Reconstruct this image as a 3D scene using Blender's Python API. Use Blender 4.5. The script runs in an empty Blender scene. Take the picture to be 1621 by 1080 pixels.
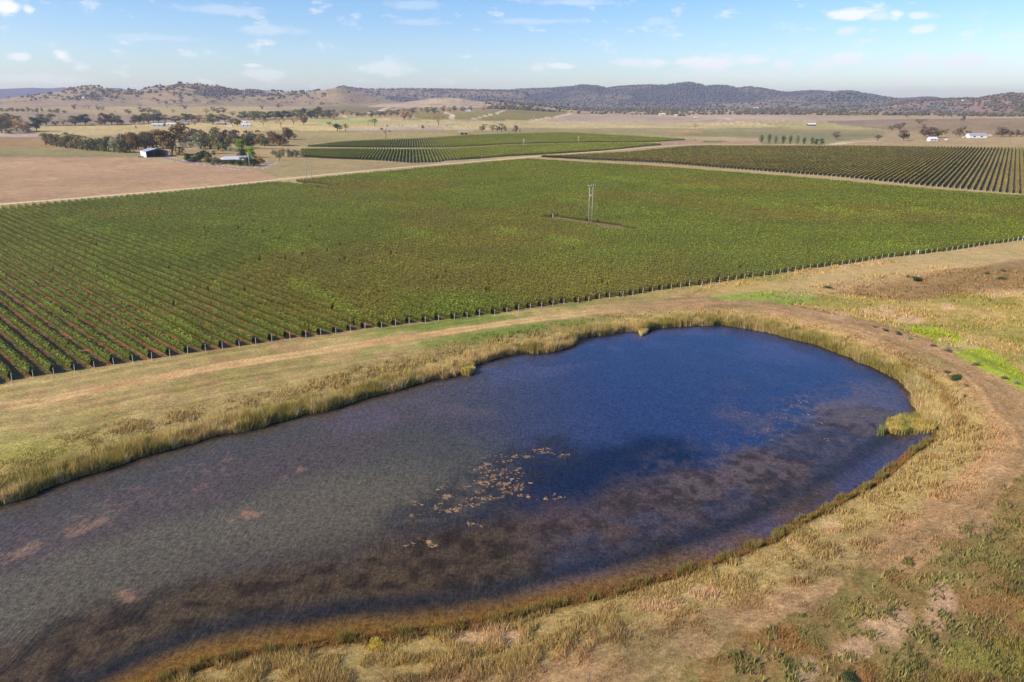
import bpy, math, random
import numpy as np
from math import radians, sin, cos, tan, pi, atan2, hypot
random.seed(7); RNG = np.random.default_rng(11)
S = bpy.context.scene
COL = S.collection
W, H, F = 1621.0, 1080.0, 1080.0
CAMH = 46.0
PITCH = radians(19.15)
CP, SP = cos(PITCH), sin(PITCH)

# ------------------------------------------------------------------ helpers
def lin(c):
    a = np.array(c, dtype=float) / 255.0
    return np.where(a <= 0.04045, a / 12.92, ((a + 0.055) / 1.055) ** 2.4)
def sstep(a, b, x):
    t = np.clip((x - a) / (b - a), 0, 1); return t * t * (3 - 2 * t)
def _hash(ix, iy, seed):
    h = (ix.astype(np.uint32) * np.uint32(374761393)) ^ (iy.astype(np.uint32) * np.uint32(668265263)) ^ np.uint32((seed * 2654435761) & 0xFFFFFFFF)
    h = (h ^ (h >> np.uint32(13))) * np.uint32(1274126177)
    h = (h ^ (h >> np.uint32(16))) * np.uint32(2246822519)
    h = h ^ (h >> np.uint32(15))
    return h.astype(np.float64) / 4294967295.0
def vn(x, y, seed=0):
    x = np.asarray(x, float); y = np.asarray(y, float)
    ix = np.floor(x); iy = np.floor(y); fx = x - ix; fy = y - iy
    ix = ix.astype(np.int64); iy = iy.astype(np.int64)
    fx = fx * fx * (3 - 2 * fx); fy = fy * fy * (3 - 2 * fy)
    a = _hash(ix, iy, seed); b = _hash(ix + 1, iy, seed); c = _hash(ix, iy + 1, seed); d = _hash(ix + 1, iy + 1, seed)
    return (a * (1 - fx) + b * fx) * (1 - fy) + (c * (1 - fx) + d * fx) * fy
def fbm(x, y, scale, seed=0, octv=4):
    s = 0; amp = 1; tot = 0; x = np.asarray(x, float) / scale; y = np.asarray(y, float) / scale
    for i in range(octv):
        s = s + amp * vn(x + 17.3 * i, y - 9.1 * i, seed + i); tot += amp; amp *= 0.5; x = x * 2.03; y = y * 2.03
    return s / tot
def ray(px, py):
    u = (px - W / 2) / F; v = (H / 2 - py) / F
    return u, v * SP + CP, v * CP - SP
def proj(x, y, z):
    """world -> photo pixel"""
    dz = z - CAMH
    depth = y * CP - dz * SP
    up = y * SP + dz * CP
    d = np.where(depth > 0.1, depth, 0.1)
    px = W / 2 + F * x / d; py = H / 2 - F * up / d
    return np.where(depth > 0.1, px, -99999), np.where(depth > 0.1, py, -99999)
def onplane(px, py, z=0.0):
    rx, ry, rz = ray(px, py); t = (z - CAMH) / rz
    return rx * t, ry * t
def inpoly(x, y, poly):
    x = np.asarray(x); y = np.asarray(y); ins = np.zeros(x.shape, bool); n = len(poly)
    for i in range(n):
        x1, y1 = poly[i]; x2, y2 = poly[(i + 1) % n]
        if y1 == y2: continue
        c = ((y1 > y) != (y2 > y)) & (x < (x2 - x1) * (y - y1) / (y2 - y1) + x1)
        ins ^= c
    return ins
def segdist(x, y, pts, closed=False):
    best = np.full(np.shape(x), 1e9); n = len(pts)
    for i in range(n if closed else n - 1):
        ax, ay = pts[i]; bx, by = pts[(i + 1) % n]
        dx, dy = bx - ax, by - ay; L = dx * dx + dy * dy + 1e-9
        t = np.clip(((x - ax) * dx + (y - ay) * dy) / L, 0, 1)
        best = np.minimum(best, np.hypot(x - ax - t * dx, y - ay - t * dy))
    return best

# ------------------------------------------------------------------ terrain
def T(pts):  # pixel skyline -> (azimuth, tan elevation)
    o = []
    for px, py in pts:
        a, b, c = ray(px, py); o.append((atan2(a, b), c / hypot(a, b)))
    return np.array(o)
RANGES = [  # kind, ridge distance, front width, back width, skyline
 ('far', 9500, 1700, 1500, T([(-200,143),(-60,141),(0,141),(25,140),(50,139),(80,140),(100,138.3),(115,140),(150,142),(175,139.5),(190,139.5),(200,142),(240,143.5),(280,147),(330,165)])),
 ('bald', 3900, 800, 900, T([(-250,152),(-100,156),(0,157),(30,153),(60,150),(90,146),(110,143),(135,137.8),(150,137.3),(165,140),(180,142),(200,143.8),(225,143),(240,140),(255,137),(275,133.7),(300,132.3),(320,133.3),(340,137),(360,141),(380,143.5),(400,143.5),(420,145),(440,146),(470,147),(500,145.5),(520,141),(532,139.3),(540,140),(560,145),(580,151),(600,155),(615,158),(640,163),(680,168)])),
 ('wood', 5200, 900, 900, T([(480,170),(510,150),(530,141),(542,137),(555,139.7),(580,142),(600,141.5),(650,141.3),(700,142),(750,143),(800,144),(830,147),(860,165)])),
 ('dark', 6600, 1500, 1500, T([(570,170),(600,160),(640,155),(680,150),(700,147.5),(750,144),(790,143.5),(830,141.5),(870,140),(900,138),(920,135),(945,136.5),(960,140),(975,138),(1000,136),(1020,135),(1050,135),(1070,133),(1088,130.7),(1105,133),(1118,137),(1130,135.5),(1150,136),(1168,140),(1185,138),(1200,139.5),(1215,142),(1235,146),(1250,147),(1262,145.5),(1290,144),(1310,145.5),(1340,148),(1375,152),(1400,155),(1420,157),(1440,156.5),(1460,155),(1475,154.5),(1495,157.5),(1520,160),(1560,168)])),
 ('mixed', 5200, 1100, 900, T([(1180,168),(1215,158),(1240,156),(1270,153),(1300,150),(1330,145.3),(1345,145),(1370,149),(1400,154),(1430,158),(1470,163),(1520,169)])),
 ('knoll', 3400, 500, 600, T([(570,170),(610,164),(640,162),(670,158),(690,155.5),(710,154.5),(730,155.7),(750,160),(765,161),(780,160),(800,162),(840,166),(880,171)])),
 ('foot', 4400, 700, 700, T([(780,171),(830,167),(900,164),(960,166),(1020,163.5),(1100,165.5),(1160,163),(1230,162),(1300,165),(1380,164),(1440,168),(1480,172)])),
 ('red', 4300, 1100, 1000, T([(1370,172),(1410,165),(1440,160.5),(1480,158.3),(1510,157),(1530,156.5),(1545,157),(1560,154),(1580,151),(1600,149),(1621,149.5),(1680,147),(1800,150)])),
]
KIND = ['plain'] + [r[0] for r in RANGES]
def terrain(x, y, kind=False):
    x = np.asarray(x, float); y = np.asarray(y, float)
    r = np.hypot(x, y); az = np.arctan2(x, y)
    L = 1 - sstep(-0.05, 0.15, az)
    hl = np.interp(r, [0,1350,1800,2400,3000,4500,7000], [0,0,14,27,35,55,60])
    hr = np.interp(r, [0,1500,2500,3200,4500,6500], [0,0,5,12,28,50])
    h = L * hl + (1 - L) * hr
    far = sstep(150, 400, r)
    h = h + far * (vn(x / 120, y / 120, 5) - .5) * 0.8 + sstep(1300, 2000, r) * (fbm(x, y, 500, 6, 2) - .5) * 8
    k = np.zeros(r.shape, int); base = h.copy()
    for i, (nm, d, wf, wb, tab) in enumerate(RANGES):
        te = np.interp(az, tab[:, 0], tab[:, 1], left=-1, right=-1)
        hr_ = CAMH + d * te
        t = np.where(r < d, (r - d + wf) / wf, (d + wb - r) / wb)
        s = sstep(0, 1, t) ** (1.15 if nm != 'dark' else 0.9)
        sc = 0.045 * d
        n = np.abs(fbm(az * d, r * 0.45, sc * 3.2, 40 + i, 4) - .5) * 2
        s = s * (1 - (1.7 if nm in ('dark','mixed','bald','foot') else 1.1) * (n) * np.clip(1 - s, 0, 1))
        hh = base + (hr_ - base) * np.clip(s, 0, 1)
        m = (hh > h + 0.5) & (te > -0.9)
        h = np.where(m, hh, h); k = np.where(m, i + 1, k)
    return (h, k) if kind else h
# pond ---------------------------------------------------------------
ZW = -1.2
FAR_SHORE = [(-420,905),(-200,850),(-60,812),(0,795),(33,788),(72,773),(133,752),(200,733),(217,725),(260,712),(300,702),(333,693),(383,683),(427,670),(490,655),(540,642),(600,625),(628,616),(662,608),(689,600),(723,596),(748,577),(791,565),(822,560),(878,556),(904,548),(908,539),(950,531),(995,523),(1016,526),(1044,519),(1100,515),(1142,514),(1187,520),(1235,531),(1293,546),(1341,565),(1389,583),(1421,602),(1441,618),(1449,638),(1455,660),(1474,680)]
NEAR_SHORE = [(1473,696),(1441,720),(1405,748),(1363,775),(1325,798),(1309,806),(1257,832),(1222,854),(1158,880),(1100,900),(989,933),(868,961),(796,981),(730,993),(661,1002),(592,1010),(540,1014),(467,1026),(400,1037),(333,1051),(283,1068),(240,1088),(160,1125),(40,1180),(-150,1260),(-420,1400)]
FS = [onplane(a, b, ZW) for a, b in FAR_SHORE]
NS = [onplane(a, b, ZW) for a, b in NEAR_SHORE]
def smooth_line(p, n=4, amp=0.35, seed=3):
    out = []
    for i in range(len(p) - 1):
        (ax, ay), (bx, by) = p[i], p[i + 1]
        L = hypot(bx - ax, by - ay); m = max(1, int(L / 1.6))
        nx, ny = -(by - ay) / (L + 1e-6), (bx - ax) / (L + 1e-6)
        for j in range(m):
            t = j / m; x = ax + (bx - ax) * t; y = ay + (by - ay) * t
            o = (float(fbm(np.array([x]), np.array([y]), 3.0, seed, 3)[0]) - .5) * 2 * amp
            out.append((x + nx * o, y + ny * o))
    out.append(p[-1]); return out
FSW = smooth_line(FS, amp=.8); NSW = smooth_line(NS, amp=.3)
POND = FSW + NSW
PONDC = FS + NS
def pond_sd(x, y):
    x = np.asarray(x, float); y = np.asarray(y, float)
    out = np.full(x.shape, 400.0)
    m = (y < 340) & (y > -120) & (np.abs(x) < 340)
    if m.any():
        xm, ym = x[m], y[m]
        d = segdist(xm, ym, PONDC, True)
        near = d < 6
        if near.any():
            d2 = segdist(xm[near], ym[near], POND, True); d[near] = d2
        ins = np.zeros(d.shape, bool); c_ = (d < 60) & (ym < 200); ins[c_] = inpoly(xm[c_], ym[c_], POND)
        out[m] = np.where(ins, -d, d)
    return out
TRACK = [onplane(*p) for p in [(-200,672),(0,644),(70,634),(227,601),(283,593),(340,581),(413,570),(500,556),(600,541),(692,528),(785,514),(871,503),(939,494),(1093,475),(1200,457),(1292,444),(1394,427),(1492,413),(1617,396),(1760,380)]]
def bermw(x, y):
    # 1 on the dam wall side (right end and near side), 0 on the vineyard side
    ax, ay = NS[-1]; bx, by = onplane(1474, 688, ZW)
    side = ((bx - ax) * (y - ay) - (by - ay) * (x - ax)) / hypot(bx - ax, by - ay)
    return np.maximum(sstep(8, 42, x), 1 - sstep(10, 22, side))
def ground_z(x, y, sd=None):
    h = terrain(x, y)
    if sd is None: sd = pond_sd(x, y)
    w = bermw(x, y)
    inside = ZW - np.clip(-sd * 0.25, 0, 1.8) - 0.02
    fy = 1 - sstep(-16, -5, y - np.interp(x, [p[0] for p in TRACK], [p[1] for p in TRACK]))
    crest = 0.75 * sstep(6, 11, sd) * (1 - .9 * (1 - fy)) * w - 1.5 * fy * sstep(17, 25, sd) * (1 - sstep(45, 80, sd)) * w
    rise = ZW + (-ZW) * sstep(-0.3, 9, sd)
    n = (fbm(x, y, 6, 21, 3) - .5) * 0.35 * sstep(0.5, 5, sd) * (1 - sstep(60, 120, sd))
    hb = rise + crest + n
    near = sd < 130
    return np.where(sd < 0, inside, np.where(near, h * sstep(60, 130, sd) + hb, h))
RS = np.concatenate([np.linspace(20, 400, 1200), np.geomspace(400, 9600, 4200)[1:]])
def P(px, py):
    """where the sight line through a photo pixel meets the terrain"""
    a, b, c = ray(px, py); g = hypot(a, b)
    xs = a / g * RS; ys = b / g * RS; zs = CAMH + c / g * RS
    hz = terrain(xs, ys) if py < 420 else ground_z(xs, ys)
    i = np.argmax(hz >= zs)
    if hz[i] < zs[i]: return None
    if i:
        d0 = zs[i - 1] - hz[i - 1]; d1 = zs[i] - hz[i]; t = d0 / (d0 - d1 + 1e-9)
        r = RS[i - 1] + (RS[i] - RS[i - 1]) * t
    else: r = RS[0]
    return a / g * r, b / g * r, r
def gz(x, y): return float(ground_z(np.array([x]), np.array([y]))[0])

# ------------------------------------------------------------------ colours of the land
ZONES = [  # (polygon in photo pixels, sRGB, edge wobble px)
 ([(-400,120),(2000,120),(2000,260),(-400,260)], (182,158,122)),
 ([(-400,156),(230,158),(130,168),(-400,169)], (196,166,146)),
 ([(120,166),(420,160),(420,186),(200,180)], (190,168,124)),
 ([(-400,178),(110,179),(230,183),(420,187),(420,192),(200,198),(-400,200)], (160,138,122)),
 ([(40,200),(200,197),(420,190),(520,187),(620,190),(620,207),(470,208),(430,213),(66,214)], (205,180,130)),
 ([(490,190),(600,186),(645,196),(660,199),(500,197)], (186,180,118)),
 ([(600,188),(800,192),(900,189),(900,203),(740,206),(600,204)], (203,182,138)),
 ([(-400,211),(66,211),(66,217),(-400,218)], (194,172,166)),
 ([(-400,218),(66,217),(90,234),(-400,239)], (166,132,94)),
 ([(-400,239),(90,233),(215,241),(235,250),(-400,250)], (152,138,98)),
 ([(-400,249),(200,249),(240,256),(300,259),(400,270),(440,278),(440,286),(247,305),(-400,352)], (186,150,122)),
 ([(215,240),(420,232),(480,236),(440,276),(300,257)], (178,152,112)),
 ([(415,207),(560,207),(700,206),(850,208),(850,214),(600,223),(480,232),(415,232)], (170,150,106)),
 ([(430,250),(600,256),(690,260),(560,272),(440,281),(400,268)], (168,146,108)),
 ([(550,203),(705,200),(705,206),(550,207)], (193,168,158)),
 ([(410,178),(560,165.5),(615,163.5),(700,165.5),(800,170),(800,176),(600,178),(590,184),(540,181)], (140,124,92)),
 ([(600,176),(640,170),(760,172),(820,174),(760,178),(600,184)], (158,136,100)),
 ([(655,180),(790,176),(845,173),(900,175),(880,186),(790,191),(655,188)], (146,132,78)),
 ([(800,174),(900,178),(868,187),(845,190),(800,190)], (148,132,76)),
 ([(895,184),(920,179.5),(985,180),(950,183.5)], (146,138,68)),
 ([(868,189),(905,181),(1200,180),(1420,187),(1621,186),(1800,186),(1800,193),(1200,194),(1000,196),(868,193)], (190,164,146)),
 ([(800,190.5),(1000,195),(1200,193),(1300,193),(1300,203),(800,203)], (203,180,134)),
 ([(800,203),(1100,204),(1300,201),(1400,204),(1400,220),(1000,216),(880,210),(800,212)], (164,148,106)),
 ([(1070,208),(1200,209),(1390,212),(1390,217),(1200,216),(1086,214)], (146,138,98)),
 ([(1190,193),(1300,191),(1400,199),(1400,206),(1250,205)], (180,164,112)),
 ([(1300,192),(1450,188),(1800,187),(1800,216),(1560,214),(1420,207),(1340,199)], (160,134,106)),
 ([(1290,191.5),(1420,190),(1440,196),(1330,197)], (152,130,116)),
 ([(1200,215),(1340,217),(1400,222),(1300,228),(1200,228)], (148,140,100)),
 ([(1340,222),(1460,214),(1800,216),(1800,234),(1290,231)], (186,158,122)),
 ([(1050,222),(1200,222),(1210,228),(1086,231),(1050,229)], (180,148,126)),
 ([(1108,224.4),(1122,223.3),(1140,223.4),(1152,224.4),(1138,226),(1118,225.8)], (104,118,48)),
 ([(1060,206.5),(1110,206.5),(1114,210),(1070,210.5)], (190,150,110)),
]
FTRACKS = [([(705,177.5),(718,183),(712,187),(722,190)],7),([(800,174.5),(783,181),(745,189.5)],6),([(843,191),(880,185),(905,179)],9),([(545,184),(600,176),(620,165)],9),([(600,176),(650,170),(700,172)],6),
 ([(1300,231),(1350,225),(1390,223.5)],6),([(1545,218),(1575,213)],5),([(1100,190),(1150,187),(1160,192)],8)]
DRIVE = [(262,250),(305,259),(350,263),(385,268),(410,266),(425,260),(432,257)]
def w_line(pts): return [P(a, b)[:2] for a, b in pts]
FT = [(w_line(p), w) for p, w in FTRACKS]
DRV = w_line(DRIVE)
GREEN1 = [(1422,516),(1478,518),(1514,532),(1560,553),(1640,597),(1640,622),(1561,589),(1505,559),(1464,535)]
GREEN2 = [(1160,466),(1200,462),(1267,459),(1290,479),(1250,484),(1200,478),(1120,474)]
BROWNP = [(1303,451),(1367,443),(1436,434),(1533,423),(1660,402),(1660,457),(1533,465),(1450,476),(1367,470),(1325,465)]
WEEDP = [(1700,700),(1600,760),(1500,835),(1390,915),(1330,950),(1240,985),(1150,1020),(1080,1110),(1800,1200)]
CORNER = [(1700,960),(1560,985),(1480,1040),(1460,1110),(1800,1200)]
VINE_A = [(-600,690),(0,606),(30,599.5),(131,585.5),(222,571),(307,558.5),(400,545),(500,530.5),(604,517),(753,500),(933,475),(982,469),(1056,457.5),(1128,449),(1180,441),(1241,432.5),(1308,422.5),(1389,410),(1453,402.5),(1512,395.5),(1605,381),(2100,310),
          (2000,345),(1800,325),(1615,310),(1460,299),(1330,286),(1195,275),(1047,263.5),(938,258),(850,252.5),(836,251.5),(700,263),(562,275.5),(469,285),(520,294),(440,288),(395,292),(272,304.5),(148,315.5),(0,329),(-600,382)]
VINE_C = [(850,249),(938,254),(1047,259),(1200,270.5),(1330,280.5),(1460,294),(1621,307.5),(1900,330),(2200,350),(2200,236),(1591,233),(1400,231.8),(1200,230.8),(1123,230.3),(1086,231.5),(1000,239.5),(908,245)]
VINE_B1 = [(476,236),(600,235.6),(700,235),(760,232.6),(800,230.4),(874,228),(1000,226.8),(1037,227.8),(1050,229.4),(960,238),(841,246),(800,248),(762,251.3),(705,255),(691,257.5),(652,258.6),(600,255),(517,251.5),(480,249)]
VINE_B2 = [(485,232.5),(600,234.2),(710,234),(760,231.3),(800,229),(874,226.7),(1000,225.3),(1037,224.8),(1086,221.6),(1062,219),(1000,215.7),(923,211.5),(879,210),(800,212),(748,214),(674,217.6),(600,221),(536,225),(485,231)]
def tops(poly, sel, K_=1500):
    o = []
    for i, (a, b) in enumerate(poly):
        if sel(i): q = onplane(a, b); b = b + K_ / hypot(*q)
        o.append((a, b))
    return o
VINE_A = tops(VINE_A, lambda i: i >= 22); VINE_C = tops(VINE_C, lambda i: i >= 9)
VINE_B1 = tops(VINE_B1, lambda i: i <= 7, 1050); VINE_B2 = tops(VINE_B2, lambda i: i >= 9, 1050)
PINK = [(1408,487,17,6),(1437,505,26,7),(1497,487,16,6),(1590,463,45,8),(1410,497,30,6),(1515,545,40,10),(1330,500,16,6),(1380,492,20,5),(1260,862,26,12),(1315,835,26,16),(770,1010,40,16),(1040,960,46,14),(1120,940,30,12),(1400,985,36,34),(1490,965,26,34),(1350,1030,30,20),(1280,1060,24,20)]
# green shrub/weed dots in the right paddock
def land_colour(x, y, z, kind, sd):
    """albedo (linear) of the ground / grass at each point"""
    n = x.size; c = np.empty((n, 3)); r = np.hypot(x, y)
    px, py = proj(x, y, z)
    wob = np.clip(60 / np.maximum(r, 60), 0, 1) * 14
    wx = px + (fbm(x, y, np.maximum(r, 50) * .03, 60, 3) - .5) * np.where(r < 300, 40, 8)
    wy = py + (fbm(x, y, np.maximum(r, 50) * .03, 64, 3) - .5) * np.where(py < 300, 1.2, wob)
    c[:] = lin((176,152,104))
    fn1 = fbm(x, y, 160, 70, 4)[:, None]; fn2 = fbm(x, y, 25, 75, 4)[:, None]
    # ---- far paddocks
    far = (py < 420) | (r > 380)
    for poly, col in ZONES:
        m = inpoly(wx, wy, poly) & far
        c[m] = lin(col) * np.array([.86, .85, .70])
    cfar = c.copy()
    # furrows / plough lines on a few fields
    pf = inpoly(wx, wy, [(1140,186),(1290,190),(1290,201),(1120,200)]) 
    st = (np.sin((x * cos(radians(-30)) - y * sin(radians(-30))) * 2 * pi / 11) > .25) & pf
    c[st] = c[st] * 1.22
    for pts, w in FT:
        bb = (r > 700)
        dd = np.full(n, 1e9); dd[bb] = segdist(x[bb], y[bb], pts)
        c[dd < w] = lin((206,180,146))
    bb = (r > 350) & (r < 900) & (x < 0)
    dd = np.full(n, 1e9); dd[bb] = segdist(x[bb], y[bb], DRV)
    c[dd < 3.2] = lin((150,128,122))
    m = (dd >= 3.2) & (dd < 4.6); c[m] = lin((196,172,140))
    # ---- hills
    hk = {'far':(92,84,92),'bald':(156,134,100),'wood':(112,108,84),'dark':(88,86,78),'mixed':(112,104,84),'knoll':(186,160,128),'foot':(150,130,102),'red':(150,120,100)}  # 'dark' range: cloud shadow painted into the forest tone
    for i, nm in enumerate(KIND):
        if i == 0: continue
        m = kind == i
        if m.any():
            c[m] = lin(hk[nm])
            if nm in ('bald','knoll','red'):
                v = fbm(x[m], y[m], 260, 81, 4)[:, None]
                c[m] = c[m] * (1 - sstep(.4, .7, v) * .28) + lin((138,116,96)) * sstep(.4, .7, v) * .28
            if nm in ('mixed','foot','wood'):
                v = sstep(.46, .58, fbm(x[m] , y[m], 420, 83, 4))[:, None]
                c[m] = lin((140,122,98)) * v + lin((74,76,60)) * (1 - v)
            if nm == 'dark':
                v = sstep(.52, .68, fbm(x[m], y[m], 700, 87, 4) + sstep(980, 1250, px[m]) * .1 - .05)[:, None]
                c[m] = lin((120,108,88)) * v + c[m] * (1 - v)
    # ---- vineyard floor
    for poly in (VINE_A, VINE_B1, VINE_B2, VINE_C):
        m = inpoly(px, py, poly) & (kind == 0) & (r < 1500)
        if m.any():
            xm, ym = x[m], y[m]
            s = (sstep(.5, .72, fbm(xm, ym, 4, 91, 4) + .5 * (fbm(xm, ym, 90, 95, 2) - .5)) * (1 - .7 * sstep(150, 260, r[m])))[:, None]
            c[m] = lin((158,108,78)) * s + lin((124,108,72)) * (1 - s) if poly is VINE_A else lin((158,124,88)) * s + lin((144,128,84)) * (1 - s)
    # ---- ground round the dam
    m = (py >= 320) & (r < 420) & ~inpoly(px, py, VINE_A) & (kind == 0)
    if m.any():
        X, Y, PX, PY, D = x[m], y[m], wx[m], wy[m], sd[m]
        q = np.empty((m.sum(), 3)); q[:] = lin((150,132,88))
        w = bermw(X, Y)[:, None]
        g1 = fbm(X, Y, 11, 101, 4)[:, None]; g2 = fbm(X, Y, 3.2, 105, 4)[:, None]; g3 = fbm(X, Y, 38, 109, 3)[:, None]
        D_ = D[:, None] + (g1 - .5) * 7
        q = q * (1 - sstep(.5, .72, g1) * .55) + lin((128,118,66)) * sstep(.5, .72, g1) * .55      # greener mown patches
        q = q * (1 - sstep(.55, .75, g2) * .5) + lin((152,116,88)) * sstep(.55, .75, g2) * .5
        # tall straw grass near the reeds
        t = (1 - sstep(9, 14, D_)) * (1 - w); q = q * (1 - t) + lin((146,128,84)) * t
        # vineyard-side green strip
        dt = segdist(X, Y, TRACK)
        # left edge lush
        L = np.exp(-(((PX - 20) / 150) ** 2 + ((PY - 715) / 26) ** 2))[:, None] * .5
        q = q * (1 - L) + lin((140,140,60)) * L
        L = (sstep(1.2, 3.5, dt) * (1 - sstep(7, 10, dt)) * sstep(520, 640, PX) * (1 - sstep(1000, 1150, PX)))[:, None] * sstep(.35, .55, g1)
        q = q * (1 - L) + lin((108,116,56)) * L
        s2 = fbm(dt * 1.1, (X + Y) * .03, 1.0, 123, 3)[:, None]; kk = ((1 - w[:, 0]) * sstep(8, 14, D) * (PY < 760))[:, None]; q = q * (1 + kk * (s2 - .5) * .7)
        # the wheel track, bare and partly red
        dtn = dt + (fbm(X, Y, 5, 115, 3) - .5) * 1.0; tr = ((1 - sstep(1.3, 2.3, dtn)) * (.35 + .65 * sstep(.15, .6, dtn)))[:, None] * (.55 + .45 * sstep(.3, .55, g1))
        rd = .6 * sstep(.5, .66, fbm(X, Y, 13, 117, 3))[:, None] * (1 - sstep(850, 1000, PX) * (1 - sstep(1150, 1250, PX)))[:, None]
        tc = lin((186,152,110)) * (1 - rd) + lin((182,128,90)) * rd
        q = q * (1 - tr * .9) + tc * tr * .9
        # berm: brown dead thatch along the crest, straw on the slopes
        q = q * (1 - w) + (lin((154,134,88)) * .75 + q * .25) * w
        b = sstep(4.5, 8.5, D_) * (1 - sstep(17, 24, D_)) * w; ang = np.arctan2(Y - 70, X - 20); strk = fbm(D * 1.3, ang * 9, 1.0, 119, 4)[:, None]
        bc = (lin((140,112,82)) * (1 - sstep(.5, .7, g1)) + lin((126,108,74)) * sstep(.5, .7, g1)) * (.5 + .44 * g2 + .8 * strk)
        q = q * (1 - b * .9) + bc * b * .9
        # outside of dam wall, right paddock
        o = sstep(20, 27, D_) * sstep(30, 60, X)[:, None]
        oc = lin((160,138,88)) * sstep(.3, .6, g1) + lin((136,126,68)) * (1 - sstep(.3, .6, g1))
        q = q * (1 - o) + oc * o
        ye = inpoly(PX, PY, BROWNP); q[ye] = (lin((132,108,74)) * (.75 + .5 * g2[ye]))
        for P_, cc in ((GREEN1, (138,146,50)), (GREEN2, (128,136,68))):
            k = inpoly(PX, PY, P_); q[k] = lin(cc) * (.8 + .4 * g2[k])
        k = inpoly(PX + (g3[:, 0] - .5) * 260, PY + (g1[:, 0] - .5) * 150, WEEDP)
        if k.any():
            a = sstep(.44, .62, fbm(X[k], Y[k], 2.4, 121, 4))[:, None]; b2 = sstep(.55, .66, fbm(X[k], Y[k], 5, 125, 3))[:, None]
            q[k] = (lin((128,106,68)) * (1 - a * .45) + lin((100,100,56)) * a * .45) * (1 - b2 * .6) + lin((138,98,62)) * b2 * .6
        k = inpoly(PX + (g1[:, 0] - .5) * 200, PY + (g3[:, 0] - .5) * 120, CORNER)
        if k.any():
            a = sstep(.36, .5, fbm(X[k], Y[k], 4, 131, 4))[:, None]; q[k] = q[k] * (1 - a * .7) + lin((136,130,66)) * a * .6
        for (a0, b0, ra, rb) in PINK:
            e = ((PX - a0) / ra) ** 2 + ((PY - b0) / rb) ** 2
            kk = (1 - sstep(.1, 1.5, e + (g2[:, 0] - .5) * 2.4 + (g1[:, 0] - .5) * 1.5))[:, None] * .5
            q = q * (1 - kk) + lin((186,152,128)) * kk
        # far shoulder beyond headland right : tan
        L = (sstep(1180, 1300, PX) * (PY < 470) * (1 - sstep(8, 14, dt)))[:, None] * .6
        q = q * (1 - L) + lin((172,146,108)) * L
        # wet rim
        rim = (1 - sstep(.2, 1.2, D))[:, None]
        q = q * (1 - rim) + lin((96,74,40)) * rim
        c[m] = q * np.array([1.32, 1.27, 1.12])
    k0 = (kind == 0)[:, None] & (r > 380)[:, None]
    fn3 = fbm(x, y, 5, 79, 3)[:, None]
    c = np.where(k0, c * (.80 + .4 * fn1) * (.84 + .32 * fn2) * (.8 + .4 * fn3), c)
    return np.clip(c, 0.004, .8)

# ------------------------------------------------------------------ mesh + object helpers
def mesh_np(name, verts, faces_flat, fsize, mat, col=None, smooth=False):
    me = bpy.data.meshes.new(name)
    nv = len(verts); nf = len(faces_flat) // fsize
    me.vertices.add(nv); me.vertices.foreach_set('co', np.ascontiguousarray(verts, dtype=np.float32).ravel())
    me.loops.add(nf * fsize); me.loops.foreach_set('vertex_index', np.ascontiguousarray(faces_flat, dtype=np.int32))
    me.polygons.add(nf); me.polygons.foreach_set('loop_start', np.arange(0, nf * fsize, fsize, dtype=np.int32))
    try: me.polygons.foreach_set('loop_total', np.full(nf, fsize, dtype=np.int32))
    except Exception: pass
    me.polygons.foreach_set('use_smooth', np.full(nf, smooth, dtype=bool))
    if col is not None:
        a = me.color_attributes.new('Col', 'FLOAT_COLOR', 'POINT')
        cc = np.ones((nv, 4), np.float32); cc[:, :3] = col; a.data.foreach_set('color', cc.ravel())
    if mat: me.materials.append(mat)
    me.update(calc_edges=True)
    return me
class MB:
    """collects boxes, tubes, prisms into one mesh"""
    def __init__(s): s.v = []; s.f = []
    def add(s, vs, fs):
        o = len(s.v); s.v += [tuple(v) for v in vs]; s.f += [tuple(i + o for i in f) for f in fs]; return s
    def box(s, x0, y0, z0, x1, y1, z1):
        vs = [(x0,y0,z0),(x1,y0,z0),(x1,y1,z0),(x0,y1,z0),(x0,y0,z1),(x1,y0,z1),(x1,y1,z1),(x0,y1,z1)]
        return s.add(vs, [(0,3,2,1),(4,5,6,7),(0,1,5,4),(1,2,6,5),(2,3,7,6),(3,0,4,7)])
    def tube(s, pts, rad, n=6):
        rings = []; base = len(s.v)
        for i, p in enumerate(pts):
            a = np.array(pts[max(i - 1, 0)], float); b = np.array(pts[min(i + 1, len(pts) - 1)], float)
            d = b - a; d /= (np.linalg.norm(d) + 1e-9)
            u = np.cross(d, (0, 0, 1.)) if abs(d[2]) < .95 else np.cross(d, (1., 0, 0)); u /= np.linalg.norm(u); w = np.cross(d, u)
            for k in range(n):
                t = 2 * pi * k / n; q = np.array(p, float) + rad[i] * (cos(t) * u + sin(t) * w); s.v.append(tuple(q))
        for i in range(len(pts) - 1):
            for k in range(n):
                k2 = (k + 1) % n
                s.f.append((base + i * n + k, base + i * n + k2, base + (i + 1) * n + k2, base + (i + 1) * n + k))
        m = len(pts) - 1
        s.f.append(tuple(base + k for k in range(n))[::-1]); s.f.append(tuple(base + m * n + k for k in range(n)))
        return s
    def mesh(s, name, mat, smooth=False):
        me = bpy.data.meshes.new(name); me.from_pydata(s.v, [], s.f); me.materials.append(mat)
        if smooth:
            for p in me.polygons: p.use_smooth = True
        me.update(); return me
def link(name, me, parent=None, loc=None, **props):
    o = bpy.data.objects.new(name, me); COL.objects.link(o)
    if parent: o.parent = parent
    if loc is not None: o.location = loc
    for k, v in props.items(): o[k] = v
    return o
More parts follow.
